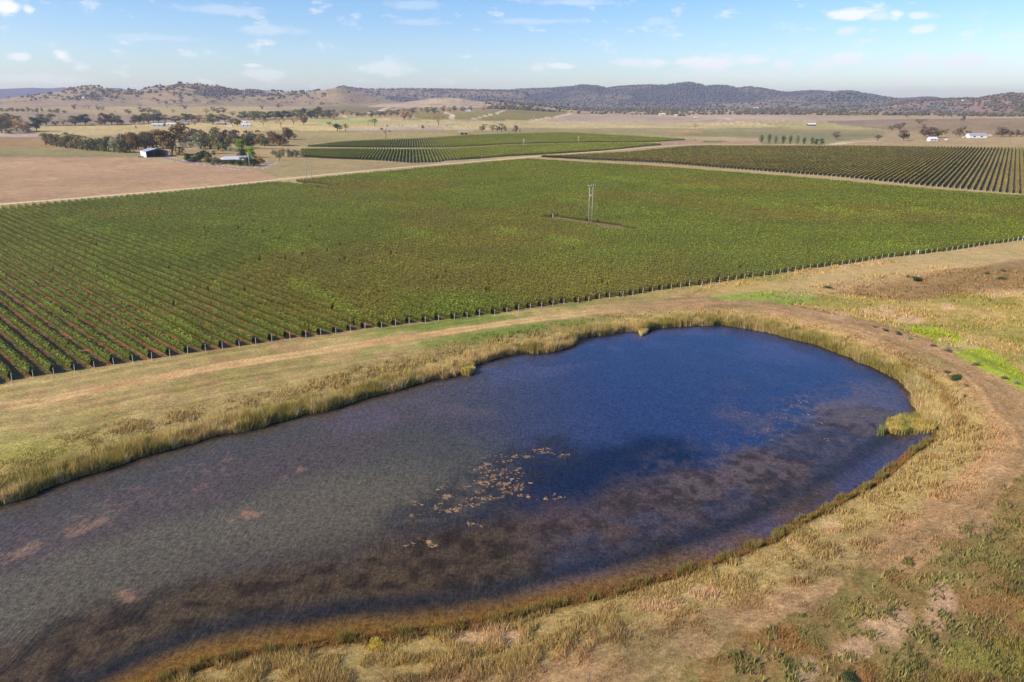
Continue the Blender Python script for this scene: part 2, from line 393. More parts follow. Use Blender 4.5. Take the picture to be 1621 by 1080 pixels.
def thing(name, label, cat, loc=(0,0,0), rz=0, group=None, kind=None):
    o = bpy.data.objects.new(name, None); COL.objects.link(o); o.location = loc; o.rotation_euler = (0, 0, rz)
    o['label'] = label; o['category'] = cat
    if group: o['group'] = group
    if kind: o['kind'] = kind
    return o

# ------------------------------------------------------------------ materials
def newmat(name):
    m = bpy.data.materials.new(name); m.use_nodes = True; nt = m.node_tree; nt.nodes.clear(); return m, nt
def N(nt, t, **kw):
    n = nt.nodes.new(t)
    for k, v in kw.items():
        if k.startswith('i_'):
            n.inputs[k[2:].replace('_', ' ')].default_value = v
        else: setattr(n, k, v)
    return n
def mat_vcol(name, rough=.95, detail=((1.2, .35), (9., .3)), bump=0.0, translucent=0.0, rnd=0.0, spec=.15):
    m, nt = newmat(name); L = nt.links.new
    at = N(nt, 'ShaderNodeAttribute', attribute_name='Col'); colr = at.outputs['Color']
    geo = N(nt, 'ShaderNodeNewGeometry')
    lasth = None
    for i, (sc, am) in enumerate(detail):
        nz = N(nt, 'ShaderNodeTexNoise'); nz.inputs['Scale'].default_value = sc; nz.inputs['Detail'].default_value = 4; nz.inputs['Roughness'].default_value = .65
        L(geo.outputs['Position'], nz.inputs['Vector'])
        mr = N(nt, 'ShaderNodeMapRange'); mr.inputs['From Min'].default_value = .3; mr.inputs['From Max'].default_value = .7
        mr.inputs['To Min'].default_value = 1 - am; mr.inputs['To Max'].default_value = 1 + am
        L(nz.outputs['Fac'], mr.inputs['Value'])
        mx = N(nt, 'ShaderNodeVectorMath', operation='SCALE'); L(colr, mx.inputs[0]); L(mr.outputs[0], mx.inputs['Scale']); colr = mx.outputs[0]; lasth = nz.outputs['Fac']
    if rnd:
        oi = N(nt, 'ShaderNodeObjectInfo'); mr = N(nt, 'ShaderNodeMapRange'); mr.inputs['To Min'].default_value = 1 - rnd; mr.inputs['To Max'].default_value = 1 + rnd
        L(oi.outputs['Random'], mr.inputs['Value']); mx = N(nt, 'ShaderNodeVectorMath', operation='SCALE'); L(colr, mx.inputs[0]); L(mr.outputs[0], mx.inputs['Scale']); colr = mx.outputs[0]
    b = N(nt, 'ShaderNodeBsdfPrincipled'); b.inputs['Roughness'].default_value = rough; b.inputs['Specular IOR Level'].default_value = spec
    L(colr, b.inputs['Base Color'])
    if bump and lasth is not None:
        bp = N(nt, 'ShaderNodeBump'); bp.inputs['Strength'].default_value = bump; bp.inputs['Distance'].default_value = .25; L(lasth, bp.inputs['Height']); L(bp.outputs[0], b.inputs['Normal'])
    out = N(nt, 'ShaderNodeOutputMaterial'); sh = b.outputs[0]
    if translucent:
        t = N(nt, 'ShaderNodeBsdfTranslucent'); L(colr, t.inputs['Color']); mix = N(nt, 'ShaderNodeMixShader'); mix.inputs[0].default_value = translucent
        L(sh, mix.inputs[1]); L(t.outputs[0], mix.inputs[2]); sh = mix.outputs[0]
    L(sh, out.inputs['Surface']); return m
def mat_plain(name, rgb, rough=.8, var=.2, scale=2., metal=0.0, rnd=0.0, translucent=0.0, stretch=None, spec=.3):
    m, nt = newmat(name); L = nt.links.new
    tc = N(nt, 'ShaderNodeTexCoord'); src = tc.outputs['Object']
    if stretch:
        mp = N(nt, 'ShaderNodeMapping'); mp.inputs['Scale'].default_value = stretch; L(src, mp.inputs[0]); src = mp.outputs[0]
    nz = N(nt, 'ShaderNodeTexNoise'); nz.inputs['Scale'].default_value = scale; nz.inputs['Detail'].default_value = 5; L(src, nz.inputs['Vector'])
    mr = N(nt, 'ShaderNodeMapRange'); mr.inputs['From Min'].default_value = .3; mr.inputs['From Max'].default_value = .7; mr.inputs['To Min'].default_value = 1 - var; mr.inputs['To Max'].default_value = 1 + var; L(nz.outputs['Fac'], mr.inputs['Value'])
    rgbn = N(nt, 'ShaderNodeRGB'); c = lin(rgb); rgbn.outputs[0].default_value = (c[0], c[1], c[2], 1)
    mx = N(nt, 'ShaderNodeVectorMath', operation='SCALE'); L(rgbn.outputs[0], mx.inputs[0]); L(mr.outputs[0], mx.inputs['Scale']); colr = mx.outputs[0]
    if rnd:
        oi = N(nt, 'ShaderNodeObjectInfo'); hs = N(nt, 'ShaderNodeHueSaturation')
        m1 = N(nt, 'ShaderNodeMapRange'); m1.inputs['To Min'].default_value = 1 - rnd; m1.inputs['To Max'].default_value = 1 + rnd; L(oi.outputs['Random'], m1.inputs['Value'])
        m2 = N(nt, 'ShaderNodeMath', operation='MULTIPLY'); m2.inputs[1].default_value = 7.31; L(oi.outputs['Random'], m2.inputs[0]); m3 = N(nt, 'ShaderNodeMath', operation='FRACT'); L(m2.outputs[0], m3.inputs[0])
        m4 = N(nt, 'ShaderNodeMapRange'); m4.inputs['To Min'].default_value = .5 - rnd * .1; m4.inputs['To Max'].default_value = .5; L(m3.outputs[0], m4.inputs['Value'])
        L(colr, hs.inputs['Color']); L(m1.outputs[0], hs.inputs['Value']); L(m4.outputs[0], hs.inputs['Hue']); colr = hs.outputs[0]
    b = N(nt, 'ShaderNodeBsdfPrincipled'); b.inputs['Roughness'].default_value = rough; b.inputs['Metallic'].default_value = metal; b.inputs['Specular IOR Level'].default_value = spec
    L(colr, b.inputs['Base Color']); sh = b.outputs[0]
    if translucent:
        t = N(nt, 'ShaderNodeBsdfTranslucent'); L(colr, t.inputs['Color']); mix = N(nt, 'ShaderNodeMixShader'); mix.inputs[0].default_value = translucent
        L(sh, mix.inputs[1]); L(t.outputs[0], mix.inputs[2]); sh = mix.outputs[0]
    out = N(nt, 'ShaderNodeOutputMaterial'); L(sh, out.inputs['Surface']); return m

# ------------------------------------------------------------------ ground + hills
AZ = np.concatenate([np.linspace(-pi, -0.92, 22)[:-1], np.linspace(-0.92, 0.92, 1500), np.linspace(0.92, pi, 22)[1:]])
def grid_mesh(name, R, mat):
    A, RR = np.meshgrid(AZ, R); x = (np.sin(A) * RR).ravel(); y = (np.cos(A) * RR).ravel()
    sd = pond_sd(x, y); _, k = terrain(x, y, True); z = ground_z(x, y, sd)
    c = land_colour(x, y, z, k, sd)
    nr, na = RR.shape; i = np.arange(nr * na).reshape(nr, na)
    f = np.stack([i[:-1, :-1], i[:-1, 1:], i[1:, 1:], i[1:, :-1]], -1)[:, :, ::-1].reshape(-1)
    return mesh_np(name, np.stack([x, y, z], 1), f, 4, mat, c, True)
pys = np.arange(1290, 192, -1.15); zz = ((H / 2 - pys) / F) * CP - SP; yy = ((H / 2 - pys) / F) * SP + CP
RG = (CAMH * yy / -zz)
RG = np.concatenate([[0.5, 6, 12, 18, 23], RG[RG > 26]])
RG = np.concatenate([RG[RG < 2150], np.arange(2150, 2801, 10.)])
RH = np.concatenate([np.arange(2800, 5400, 11.), np.arange(5400, 8200, 22.), np.arange(8200, 12001, 120.)])
M_GROUND = mat_vcol('ground_grass_soil', detail=((.35, .2), (2.2, .38), (9., .45)), bump=.45)
M_HILL = mat_vcol('hill_grass', detail=((.012, .2), (.06, .25)))
link('ground', grid_mesh('ground', RG, M_GROUND), kind='structure')
link('hills', grid_mesh('hills', RH, M_HILL), kind='structure')

# dirt road -----------------------------------------------------------
M_ROAD = mat_vcol('road_dirt', detail=((.5, .12), (3., .15)))
def ribbon(name, pts_px, wid, col, edge=(150,128,88), lift=.07, step=4.):
    pts = [P(a, b)[:2] for a, b in pts_px]; L = [0]
    for a, b in zip(pts, pts[1:]): L.append(L[-1] + hypot(b[0] - a[0], b[1] - a[1]))
    s = np.arange(0, L[-1], step); px = np.interp(s, L, [p[0] for p in pts]); py = np.interp(s, L, [p[1] for p in pts])
    k = np.ones(9) / 9
    if len(s) > 30:
        px2 = np.convolve(np.pad(px, 4, mode='edge'), k, 'valid'); py2 = np.convolve(np.pad(py, 4, mode='edge'), k, 'valid'); px, py = px2, py2
    dx = np.gradient(px); dy = np.gradient(py); l = np.hypot(dx, dy); nx, ny = -dy / l, dx / l
    offs = np.array([-.62, -.5, -.3, -.12, 0, .12, .3, .5, .62]); V = []; C_ = []
    for o in offs:
        wob = (fbm(s, s * 0 + o * 9, 9, 140, 3) - .5) * 1.2 * (abs(o) > .45)
        x = px + nx * (o * wid + wob); y = py + ny * (o * wid + wob); z = ground_z(x, y) + lift * (1 if abs(o) < .6 else -.4)
        V.append(np.stack([x, y, z], 1)); cc = lin(col) * (1.06 if abs(abs(o) - .3) < .05 else .93 if abs(o) < .05 else 1)
        if abs(o) > .45: cc = lin(edge)
        C_.append(np.tile(cc, (len(s), 1)) * (.88 + .24 * fbm(x, y, 14, 150, 3))[:, None])
    V = np.stack(V, 1).reshape(-1, 3); C_ = np.stack(C_, 1).reshape(-1, 3)
    n = len(offs); i = np.arange(len(s) * n).reshape(len(s), n)
    f = np.stack([i[:-1, :-1], i[:-1, 1:], i[1:, 1:], i[1:, :-1]], -1)[:, :, ::-1].reshape(-1)
    return link(name, mesh_np(name, V, f, 4, M_ROAD, C_, True), kind='structure')
ribbon('dirt_road', [(-250,346),(-100,333),(0,323.5),(99,316),(247,303.5),(330,296),(400,289),(440,284.3),(494,279),(584,270),(640,265),(700,260),(780,254),(844,248.2),(908,243),(960,238.8),(1000,235.8),(1049,232),(1086,229.6),(1130,229),(1200,229.2)], 5.5, (214,188,150), edge=(176,152,112))
ribbon('lane', [(846,250),(900,252.8),(938,255.3),(1000,258.5),(1047,261),(1120,266),(1195,272.8),(1330,283.2),(1460,296.5),(1615,309),(1800,326)], 3.2, (178,148,112), edge=(150,134,88))

# water ----------------------------------------------------------------
def capsule(x, y, pts_px, rad, soft=.5):
    pts = [onplane(a, b, ZW) for a, b in pts_px]
    d = segdist(x, y, pts) + (fbm(x, y, 7, 160, 4) - .5) * rad * 1.3
    return 1 - sstep(rad * (1 - soft), rad * (1 + soft), d)
cs = .4; gx = np.arange(-190, 85, cs); gy = np.arange(5, 185, cs)
GX, GY = np.meshgrid(gx, gy); sdw = pond_sd(GX.ravel(), GY.ravel()).reshape(GX.shape)
keep = sdw < 1.3; idx = -np.ones(GX.shape, int)
cell = keep[:-1, :-1] & keep[1:, :-1] & keep[:-1, 1:] & keep[1:, 1:]
used = np.zeros(GX.shape, bool); used[:-1, :-1] |= cell; used[1:, :-1] |= cell; used[:-1, 1:] |= cell; used[1:, 1:] |= cell
idx[used] = np.arange(used.sum()); wx_, wy_ = GX[used], GY[used]; wsd = sdw[used]
f = np.stack([idx[:-1, :-1][cell], idx[:-1, 1:][cell], idx[1:, 1:][cell], idx[1:, :-1][cell]], 1).reshape(-1)
def mixc(c, col, t): return c * (1 - t[:, None]) + lin(col) * t[:, None]
wc = np.tile(lin((40,56,92)), (len(wx_), 1)); wc = mixc(wc, (74,66,58), (1 - sstep(-22, 22, wx_)) * 1.0)
n1 = fbm(wx_, wy_, 9, 170, 4); n2 = fbm(wx_, wy_, 1.3, 174, 3); n3 = fbm(wx_, wy_, 22, 178, 3)
wc = mixc(wc, (14,26,48), capsule(wx_, wy_, [(760,800),(900,765),(1040,730)], 8) * .8)
wc = mixc(wc, (90,82,66), capsule(wx_, wy_, [(-100,980),(150,880),(400,810),(560,775),(640,760)], 9.5, .75) * .95)
wc = mixc(wc, (66,66,60), capsule(wx_, wy_, [(300,760),(560,700),(700,720)], 7, .9) * .6)
# purple-brown submerged weed along the far bank
wd = capsule(wx_, wy_, [(-80,900),(60,850),(250,790),(420,740),(560,700)], 5.5, .5) * sstep(.2, .42, n1)
wc = mixc(wc, (78,66,60), wd * .85)
wd = capsule(wx_, wy_, [(560,668),(660,650),(760,640)], 4.5, .6) * sstep(.42, .56, n1); wc = mixc(wc, (84,72,76), wd * .75)
wd = capsule(wx_, wy_, [(760,600),(850,580),(950,562)], 5, .6) * sstep(.42, .58, n1); wc = mixc(wc, (70,72,100), wd * .6)
wd = capsule(wx_, wy_, [(960,535),(1100,535),(1250,560)], 6, .6) * sstep(.4, .6, n1); wc = mixc(wc, (62,68,108), wd * .6)
wd = capsule(wx_, wy_, [(1180,640),(1290,650),(1360,640)], 7, .7) * sstep(.4, .56, n1 * .6 + n3 * .4); wc = mixc(wc, (82,74,86), wd * .7)
# the wide brown weed bed along the near bank
wd = capsule(wx_, wy_, [(-60,1140),(120,1040),(330,965),(520,925),(760,885),(980,845),(1150,790),(1300,720),(1390,670)], 6.2, .45) * (.62 + .38 * sstep(.34, .5, n1))
wc = mixc(wc, (74,60,40), wd * .92)
wd2 = capsule(wx_, wy_, [(900,840),(1100,800),(1280,730),(1380,680)], 6, .5); wc = mixc(wc, (84,68,66), wd2 * .55 * sstep(.3, .5, n1))
wc = wc * (1 - (wd * .55 * (1 - sstep(.3, .62, n2)))[:, None])
# weeds-free dark channel then amber shallows on near side
nsd = segdist(wx_, wy_, NS)
ch = sstep(2.2, 4.2, nsd) * (1 - sstep(4.5, 7, nsd)) ; wc = mixc(wc, (34,36,40), ch * .7)
wleft = 1 - .8 * sstep(0, 45, wx_); am = (1 - sstep(1.0, 4.3, nsd + (n1 - .5) * 1.6)); wc = mixc(wc, (114,82,30), am * .95 * wleft)
am = (1 - sstep(.3, 1.0, nsd)); wc = mixc(wc, (84,56,22), am * .8 * (.4 + .6 * wleft))
fsd = segdist(wx_, wy_, FSW); am = (1 - sstep(.6, 2.2, fsd)); wc = mixc(wc, (40,30,24), am * .85)  # dark bank reflection painted into the water along the far rim
wd = capsule(wx_, wy_, [(680,810),(790,762),(870,715)], 4.5, .7) * sstep(.35, .55, n2); wc = mixc(wc, (44,42,44), wd * .7)
wd = capsule(wx_, wy_, [(1100,760),(1250,680),(1380,630)], 6, .8) * sstep(.42, .6, n2 * .6 + n1 * .4); wc = mixc(wc, (92,80,80), wd * .45)
# pinkish-orange emergent mats
for seg, rd in (([(113,842),(140,830),(168,818)], 1.0), ([(0,888),(30,876),(55,862)], .8), ([(375,822),(392,816),(402,820)], .8), ([(386,808),(390,818)], .6), ([(196,940),(212,950)], .5), ([(455,755),(478,742)], .6)):
    wc = mixc(wc, (134,104,80), capsule(wx_, wy_, seg, rd, .7) * sstep(.35, .6, n2) * .7)
# fine speckle of surface weed
sp = fbm(wx_, wy_, .9, 190, 2)
for seg, rd, cc in (([(-60,900),(120,830),(260,770),(330,742)], 4.0, (124,98,84)), ([(1300,640),(1270,650),(1230,665)], 4, (110,92,90)), ([(600,660),(800,600)], 3, (90,78,88))):
    wc = mixc(wc, cc, capsule(wx_, wy_, seg, rd, .5) * sstep(.6, .74, sp) * .4)
def mat_water():
    m, nt = newmat('pond_water'); L = nt.links.new
    at = N(nt, 'ShaderNodeAttribute', attribute_name='Col'); geo = N(nt, 'ShaderNodeNewGeometry')
    nz = N(nt, 'ShaderNodeTexNoise'); nz.inputs['Scale'].default_value = 2.2; nz.inputs['Detail'].default_value = 6; nz.inputs['Roughness'].default_value = .7; L(geo.outputs['Position'], nz.inputs['Vector'])
    mr = N(nt, 'ShaderNodeMapRange'); mr.inputs['From Min'].default_value = .3; mr.inputs['From Max'].default_value = .7; mr.inputs['To Min'].default_value = .45; mr.inputs['To Max'].default_value = 1.6; L(nz.outputs['Fac'], mr.inputs['Value'])
    mx = N(nt, 'ShaderNodeVectorMath', operation='SCALE'); L(at.outputs['Color'], mx.inputs[0]); L(mr.outputs[0], mx.inputs['Scale'])
    nf = N(nt, 'ShaderNodeTexNoise'); nf.inputs['Scale'].default_value = 6.5; nf.inputs['Detail'].default_value = 5; nf.inputs['Roughness'].default_value = .7; L(geo.outputs['Position'], nf.inputs['Vector'])
    mf = N(nt, 'ShaderNodeMapRange'); mf.inputs['From Min'].default_value = .35; mf.inputs['From Max'].default_value = .65; mf.inputs['To Min'].default_value = .6; mf.inputs['To Max'].default_value = 1.45; L(nf.outputs['Fac'], mf.inputs['Value'])
    mx0 = mx; mx = N(nt, 'ShaderNodeVectorMath', operation='SCALE'); L(mx0.outputs[0], mx.inputs[0]); L(mf.outputs[0], mx.inputs['Scale'])
    mp = N(nt, 'ShaderNodeMapping'); mp.inputs['Rotation'].default_value = (0, 0, radians(-42)); mp.inputs['Scale'].default_value = (2.6, .55, 1); L(geo.outputs['Position'], mp.inputs[0])
    w = N(nt, 'ShaderNodeTexNoise'); w.inputs['Scale'].default_value = 1.0; w.inputs['Detail'].default_value = 3; w.inputs['Distortion'].default_value = .6; L(mp.outputs[0], w.inputs['Vector'])
    w2 = N(nt, 'ShaderNodeTexNoise'); w2.inputs['Scale'].default_value = .12; L(geo.outputs['Position'], w2.inputs['Vector'])
    w2m = N(nt, 'ShaderNodeMapRange'); w2m.inputs['From Min'].default_value = .3; w2m.inputs['From Max'].default_value = .65; w2m.inputs['To Min'].default_value = .35; L(w2.outputs['Fac'], w2m.inputs['Value'])
    bp = N(nt, 'ShaderNodeBump'); bp.inputs['Distance'].default_value = .11; L(w2m.outputs[0], bp.inputs['Strength']); L(w.outputs['Fac'], bp.inputs['Height'])
    b = N(nt, 'ShaderNodeBsdfPrincipled'); b.inputs['Roughness'].default_value = .08; b.inputs['IOR'].default_value = 1.25; b.inputs['Specular IOR Level'].default_value = .5
    L(mx.outputs[0], b.inputs['Base Color']); L(bp.outputs[0], b.inputs['Normal'])
    out = N(nt, 'ShaderNodeOutputMaterial'); L(b.outputs[0], out.inputs['Surface']); return m
link('pond_water', mesh_np('pond_water', np.stack([wx_, wy_, np.full(len(wx_), ZW)], 1), f, 4, mat_water(), wc, True), kind='structure')

# ------------------------------------------------------------------ grass, reeds and weeds as blades (uncountable)
def blades(name, x, y, z, hgt, wid, lean, col, mat, label, cat, tipcol=1.15):
    n = len(x); a = RNG.uniform(0, 2 * pi, n); la = RNG.uniform(0, 2 * pi, n) * .5 + 0.3
    dx, dy = np.cos(a) * wid / 2, np.sin(a) * wid / 2
    lx, ly = np.cos(la) * lean * hgt, np.sin(la) * lean * hgt
    v = np.empty((n, 3, 3))
    v[:, 0] = np.stack([x - dx, y - dy, z - .05], 1); v[:, 1] = np.stack([x + dx, y + dy, z - .05], 1)
    v[:, 2] = np.stack([x + lx, y + ly, z + hgt], 1)
    c = np.repeat(col[:, None, :], 3, 1); c[:, 2] *= tipcol
    me = mesh_np(name, v.reshape(-1, 3), np.arange(3 * n), 3, mat, np.clip(c.reshape(-1, 3), 0, .8))
    return link(name, me, kind='stuff', label=label, category=cat)
M_GRASS = mat_vcol('dry_grass', detail=((6., .15),), translucent=.3)
M_REED = mat_vcol('reeds', detail=((1.2, .25), (6., .3)), translucent=.25)
def colour_at(x, y):
    sd = pond_sd(x, y); z = ground_z(x, y, sd); _, k = terrain(x, y, True)
    return land_colour(x, y, z, k, sd), z, sd
def vary(c, amp=.25): return c * (1 + RNG.uniform(-amp, amp, len(c)))[:, None] * (1 + RNG.uniform(-.06, .06, c.shape))
# meadow grass: density falls with distance
rr = np.sqrt(RNG.uniform(0, 1, 2600000)) ; rad = 26 + (230 - 26) * RNG.uniform(0, 1, 2600000)
n_all = 1100000
rad = 28 * np.exp(RNG.uniform(0, 1, n_all) * math.log(240 / 28)); az = RNG.uniform(-.86, .86, n_all)
x, y = rad * np.sin(az), rad * np.cos(az); c, z, sd = colour_at(x, y); px, py = proj(x, y, z)
m = (sd > .4) & ~inpoly(px, py, VINE_A) & (px > -150) & (px < 1780) & (py < 1160)
x, y, z, sd, c, rad, px, py = [q[m] for q in (x, y, z, sd, c, rad, px, py)]
w = bermw(x, y); dt = segdist(x, y, TRACK)
clump = fbm(x, y, 1.6, 200, 3); cl2 = fbm(x, y, 7, 204, 3)
hg = .12 + .34 * sstep(.35, .7, clump) * sstep(.25, .6, cl2) + .2 * sstep(30, 60, x) * sstep(20, 26, sd) * sstep(.4, .6, clump)
tall = (1 - sstep(6, 14, sd)) * 1.0; hg = hg + .28 * tall * sstep(.3, .6, clump)
hg = hg * (1 - .8 * (1 - sstep(1.5, 5, dt))) * (1 - .55 * sstep(6, 10, sd) * (1 - sstep(17, 22, sd)) * w)
onf = sstep(9, 14, sd) * (1 - w); hg *= (1 - .7 * onf)
weed = inpoly(px, py, WEEDP); hg[weed] *= 1.6
hg = np.clip(hg, .05, 1.0) * RNG.uniform(.6, 1.3, len(hg))
k = RNG.uniform(0, 1, len(x)) < np.clip(.35 + hg * 1.6, 0, 1)
x, y, z, c, hg, rad = x[k], y[k], z[k], c[k], hg[k], rad[k]
blades('meadow_grass', x, y, z, hg, np.clip(rad * .0009, .04, .2) * (1 + hg), RNG.uniform(.2, .8, len(x)), vary(c * 1.12, .42), M_GRASS, 'dry straw coloured grass covering the banks and headland around the dam', 'grass')
# reed belt on the far bank
def along(pts, n, o0, o1):
    L = [0]
    for a, b in zip(pts, pts[1:]): L.append(L[-1] + hypot(b[0] - a[0], b[1] - a[1]))
    s = RNG.uniform(0, L[-1], n); X = np.interp(s, L, [p[0] for p in pts]); Y = np.interp(s, L, [p[1] for p in pts])
    X2 = np.interp(s + .8, L, [p[0] for p in pts]); Y2 = np.interp(s + .8, L, [p[1] for p in pts])
    l = np.hypot(X2 - X, Y2 - Y) + 1e-6; nx, ny = -(Y2 - Y) / l, (X2 - X) / l
    o = RNG.uniform(0, 1, n); wd = o0 + (o1 - o0) * o
    return X + nx * wd, Y + ny * wd, wd, s
x, y, wd, s = along(FSW, 260000, -1.0, 5.2)     # left normal = outside (far side)
bw = 3.0 + 1.4 * fbm(x, y, 9, 210, 2) * 1.3 + 1.2 * sstep(20, 60, x)
m = wd < bw; edge = (fbm(x, y, 2.2, 214, 3) - .5) * 2.2; m &= wd > -.35 + edge * .7
x, y, wd = x[m], y[m], wd[m]; z = np.maximum(ground_z(x, y), ZW - .1)
cl = fbm(x, y, 1.3, 218, 3); pc = fbm(x, y, 12, 222, 3)[:, None]; pc2 = fbm(x, y, 1.8, 226, 2)[:, None]
hg = (1.05 + 1.1 * sstep(.3, .7, cl)) * (1 - .45 * sstep(2.0, 4.6, wd)) * RNG.uniform(.75, 1.15, len(x))
c = lin((206,176,116)) * (1 - sstep(.42, .62, pc)) + lin((164,148,80)) * sstep(.42, .62, pc)
c = c * (1 - .5 * sstep(.5, .7, pc2)) + lin((222,194,144)) * .5 * sstep(.5, .7, pc2)
rt = (sstep(35, 62, x) * sstep(2.5, 4.8, wd))[:, None] * .8
c = c * (1 - rt) + lin((170,136,80)) * rt
hg = hg * RNG.choice([.55, .8, 1.0, 1.2], len(x), p=[.2, .3, .35, .15]); c = c * (.8 + .2 * np.clip(wd, 0, 1))[:, None]
blades('reed_bed', x, y, z, hg, RNG.uniform(.05, .11, len(x)), np.where(RNG.uniform(0, 1, len(x)) < .18, RNG.uniform(.5, 1.1, len(x)), RNG.uniform(.05, .35, len(x))), vary(c, .45), M_REED, 'tall straw and olive reeds lining the far bank of the dam', 'reeds', 1.2)
# reed spits standing out in the water
def patch(poly_px, n, hmax, cols, name, label, z0=ZW - .1):
    poly = [onplane(a, b, ZW) for a, b in poly_px]; xs = [p[0] for p in poly]; ys = [p[1] for p in poly]
    x = RNG.uniform(min(xs), max(xs), n); y = RNG.uniform(min(ys), max(ys), n)
    wx2 = x + (fbm(x, y, 1.2, 230, 2) - .5) * 1.2; m = inpoly(wx2, y, poly); x, y = x[m], y[m]
    cl = fbm(x, y, 1.2, 233, 2); t = sstep(.4, .6, cl)[:, None]; c = lin(cols[0]) * (1 - t) + lin(cols[1]) * t
    zz_ = np.maximum(ground_z(x, y), z0)
    return blades(name, x, y, zz_, hmax * (.55 + .6 * cl) * RNG.uniform(.8, 1.1, len(x)), RNG.uniform(.06, .12, len(x)), RNG.uniform(.05, .4, len(x)), vary(c, .45), M_REED, label, 'reeds', 1.2)
patch([(1404,672),(1420,664),(1445,664),(1472,655),(1490,668),(1480,684),(1456,688),(1425,690),(1408,686)], 16000, 1.5, ((196,172,98),(148,140,72)), 'reed_spit', 'tongue of olive reeds jutting into the right end of the dam')
patch([(733,578),(748,574),(752,590),(742,596),(731,594)], 9000, 1.5, ((222,194,130),(176,160,86)), 'reed_island', 'small detached clump of straw reeds standing in the water by the far bank')
patch([(1388,684),(1392,678),(1402,680),(1400,690),(1390,691)], 700, 1.4, ((110,124,80),(130,130,80)), 'reed_tuft', 'thin grey green reed tuft in open water off the spit tip')
patch([(1008,520),(1022,518),(1026,530),(1014,533)], 3500, 1.3, ((222,194,130),(176,160,86)), 'reed_point', 'little point of straw reeds poking out from the top bank')
# rusty rushes at the near edge
x, y, wd, s = along(NSW, 60000, -1.2, .5); y_ok = pond_sd(x, y) > -.5; x, y, wd = x[y_ok], y[y_ok], wd[y_ok]
z = np.maximum(ground_z(x, y), ZW - .05); cl = fbm(x, y, 1.0, 240, 3)
rr = sstep(-10, 30, x)[:, None]
c = (lin((156,116,66)) * (1 - sstep(.4, .6, cl))[:, None] + lin((140,124,66)) * sstep(.4, .6, cl)[:, None])
k = RNG.uniform(0, 1, len(x)) < sstep(.2, .55, cl + .25 * rr[:, 0])
blades('rusty_rushes', x[k], y[k], z[k], (.25 + .7 * sstep(.4, .7, cl[k])) * RNG.uniform(.6, 1.1, k.sum()), RNG.uniform(.04, .09, k.sum()), RNG.uniform(.1, .5, k.sum()), vary(c[k], .3), M_REED, 'rust brown rushes fringing the near waterline', 'rushes')
# leafy dark weeds in bottom right paddock + berm
n = 260000; rad = 34 * np.exp(RNG.uniform(0, 1, n) * math.log(150 / 34)); az = RNG.uniform(0.0, .86, n); x, y = rad * np.sin(az), rad * np.cos(az)
sd = pond_sd(x, y); z = ground_z(x, y, sd); px, py = proj(x, y, z)
m = (inpoly(px, py, WEEDP) & (fbm(x, y, 1.3, 250, 4) + .2 * (fbm(x, y, 7, 251, 2) - .5) + RNG.normal(0, .09, len(x)) > .6)) | (inpoly(px, py, BROWNP) & (fbm(x, y, 3.0, 252, 3) > .66))
x, y, z = x[m], y[m], z[m]; t = sstep(.4, .6, fbm(x, y, 2.6, 256, 3))[:, None]
c = lin((112,108,60)) * (1 - t) + lin((150,138,80)) * t
blades('green_weeds', x, y, z, RNG.uniform(.15, .6, len(x)), RNG.uniform(.1, .22, len(x)), RNG.uniform(.3, 1.0, len(x)), vary(c, .3), M_GRASS, 'dark green weeds scattered through the dry grass at lower right', 'weeds')
# golden floating weed rafts
fl = []
RAFTS = [(780,722),(800,730),(830,722),(855,712),(865,716),(893,722),(760,742),(775,750),(790,755),(745,765),(733,772),(757,778),(770,790),(800,772),(812,762),(820,775),(805,782),(790,788),(830,785),(815,770),(742,792),(750,800),(700,772),(712,786),(690,800),(722,806),(660,795),(668,812),(750,830),(675,855),(683,862),(652,862),(838,724),(828,750),(785,770),(1240,662),(1222,672),(1218,680),(1275,635),(1268,628),(1282,655),(1250,664),(700,808),(1195,690),(808,722),(772,735),(762,765),(735,800),(1310,695),(1290,648),(1262,640),(1232,690),(1300,670),(1340,700),(1210,700),(1180,655),(1255,628),(795,745),(785,752),(808,750),(818,742),(775,762),(798,765),(768,748),(812,778),(826,766),(882,790),(866,788)]
rv, rf, rc = [], [], []
for (a, b) in RAFTS:
    tl = random.gauss(-.35, .35); far_ = a > 1100
    for q in range(random.randint(10, 26)):
        u_ = random.gauss(0, 7); cx, cy = onplane(a + u_ + random.gauss(0, 1.5), b + u_ * tl * .5 + random.gauss(0, 1.6), ZW)
        n_ = random.randint(7, 12); R0 = min(.5, random.lognormvariate(-2.0, .6)) * (.6 if far_ else 1); el = random.uniform(.25, .9); ang = random.uniform(0, pi); o = len(rv)
        t_ = random.random(); col = (lin((182,146,112)) * t_ + lin((120,92,68)) * (1 - t_)) * random.uniform(.6, 1.05)
        rv.append((cx, cy, ZW + .04)); rc.append(col)
        for j in range(n_):
            t = 2 * pi * j / n_; rj = R0 * random.uniform(.3, 1.4); u, v_ = rj * cos(t), rj * el * sin(t)
            rv.append((cx + u * cos(ang) - v_ * sin(ang), cy + u * sin(ang) + v_ * cos(ang), ZW + .012)); rc.append(col * .75)
        for j in range(n_): rf += [o, o + 1 + j, o + 1 + (j + 1) % n_]
link('floating_weed', mesh_np('floating_weed', np.array(rv), np.array(rf), 3, mat_vcol('floating_weed', detail=((8., .3),), rough=.7), np.array(rc)), kind='stuff', label='golden rafts of weed floating in the middle of the dam', category='water weed')

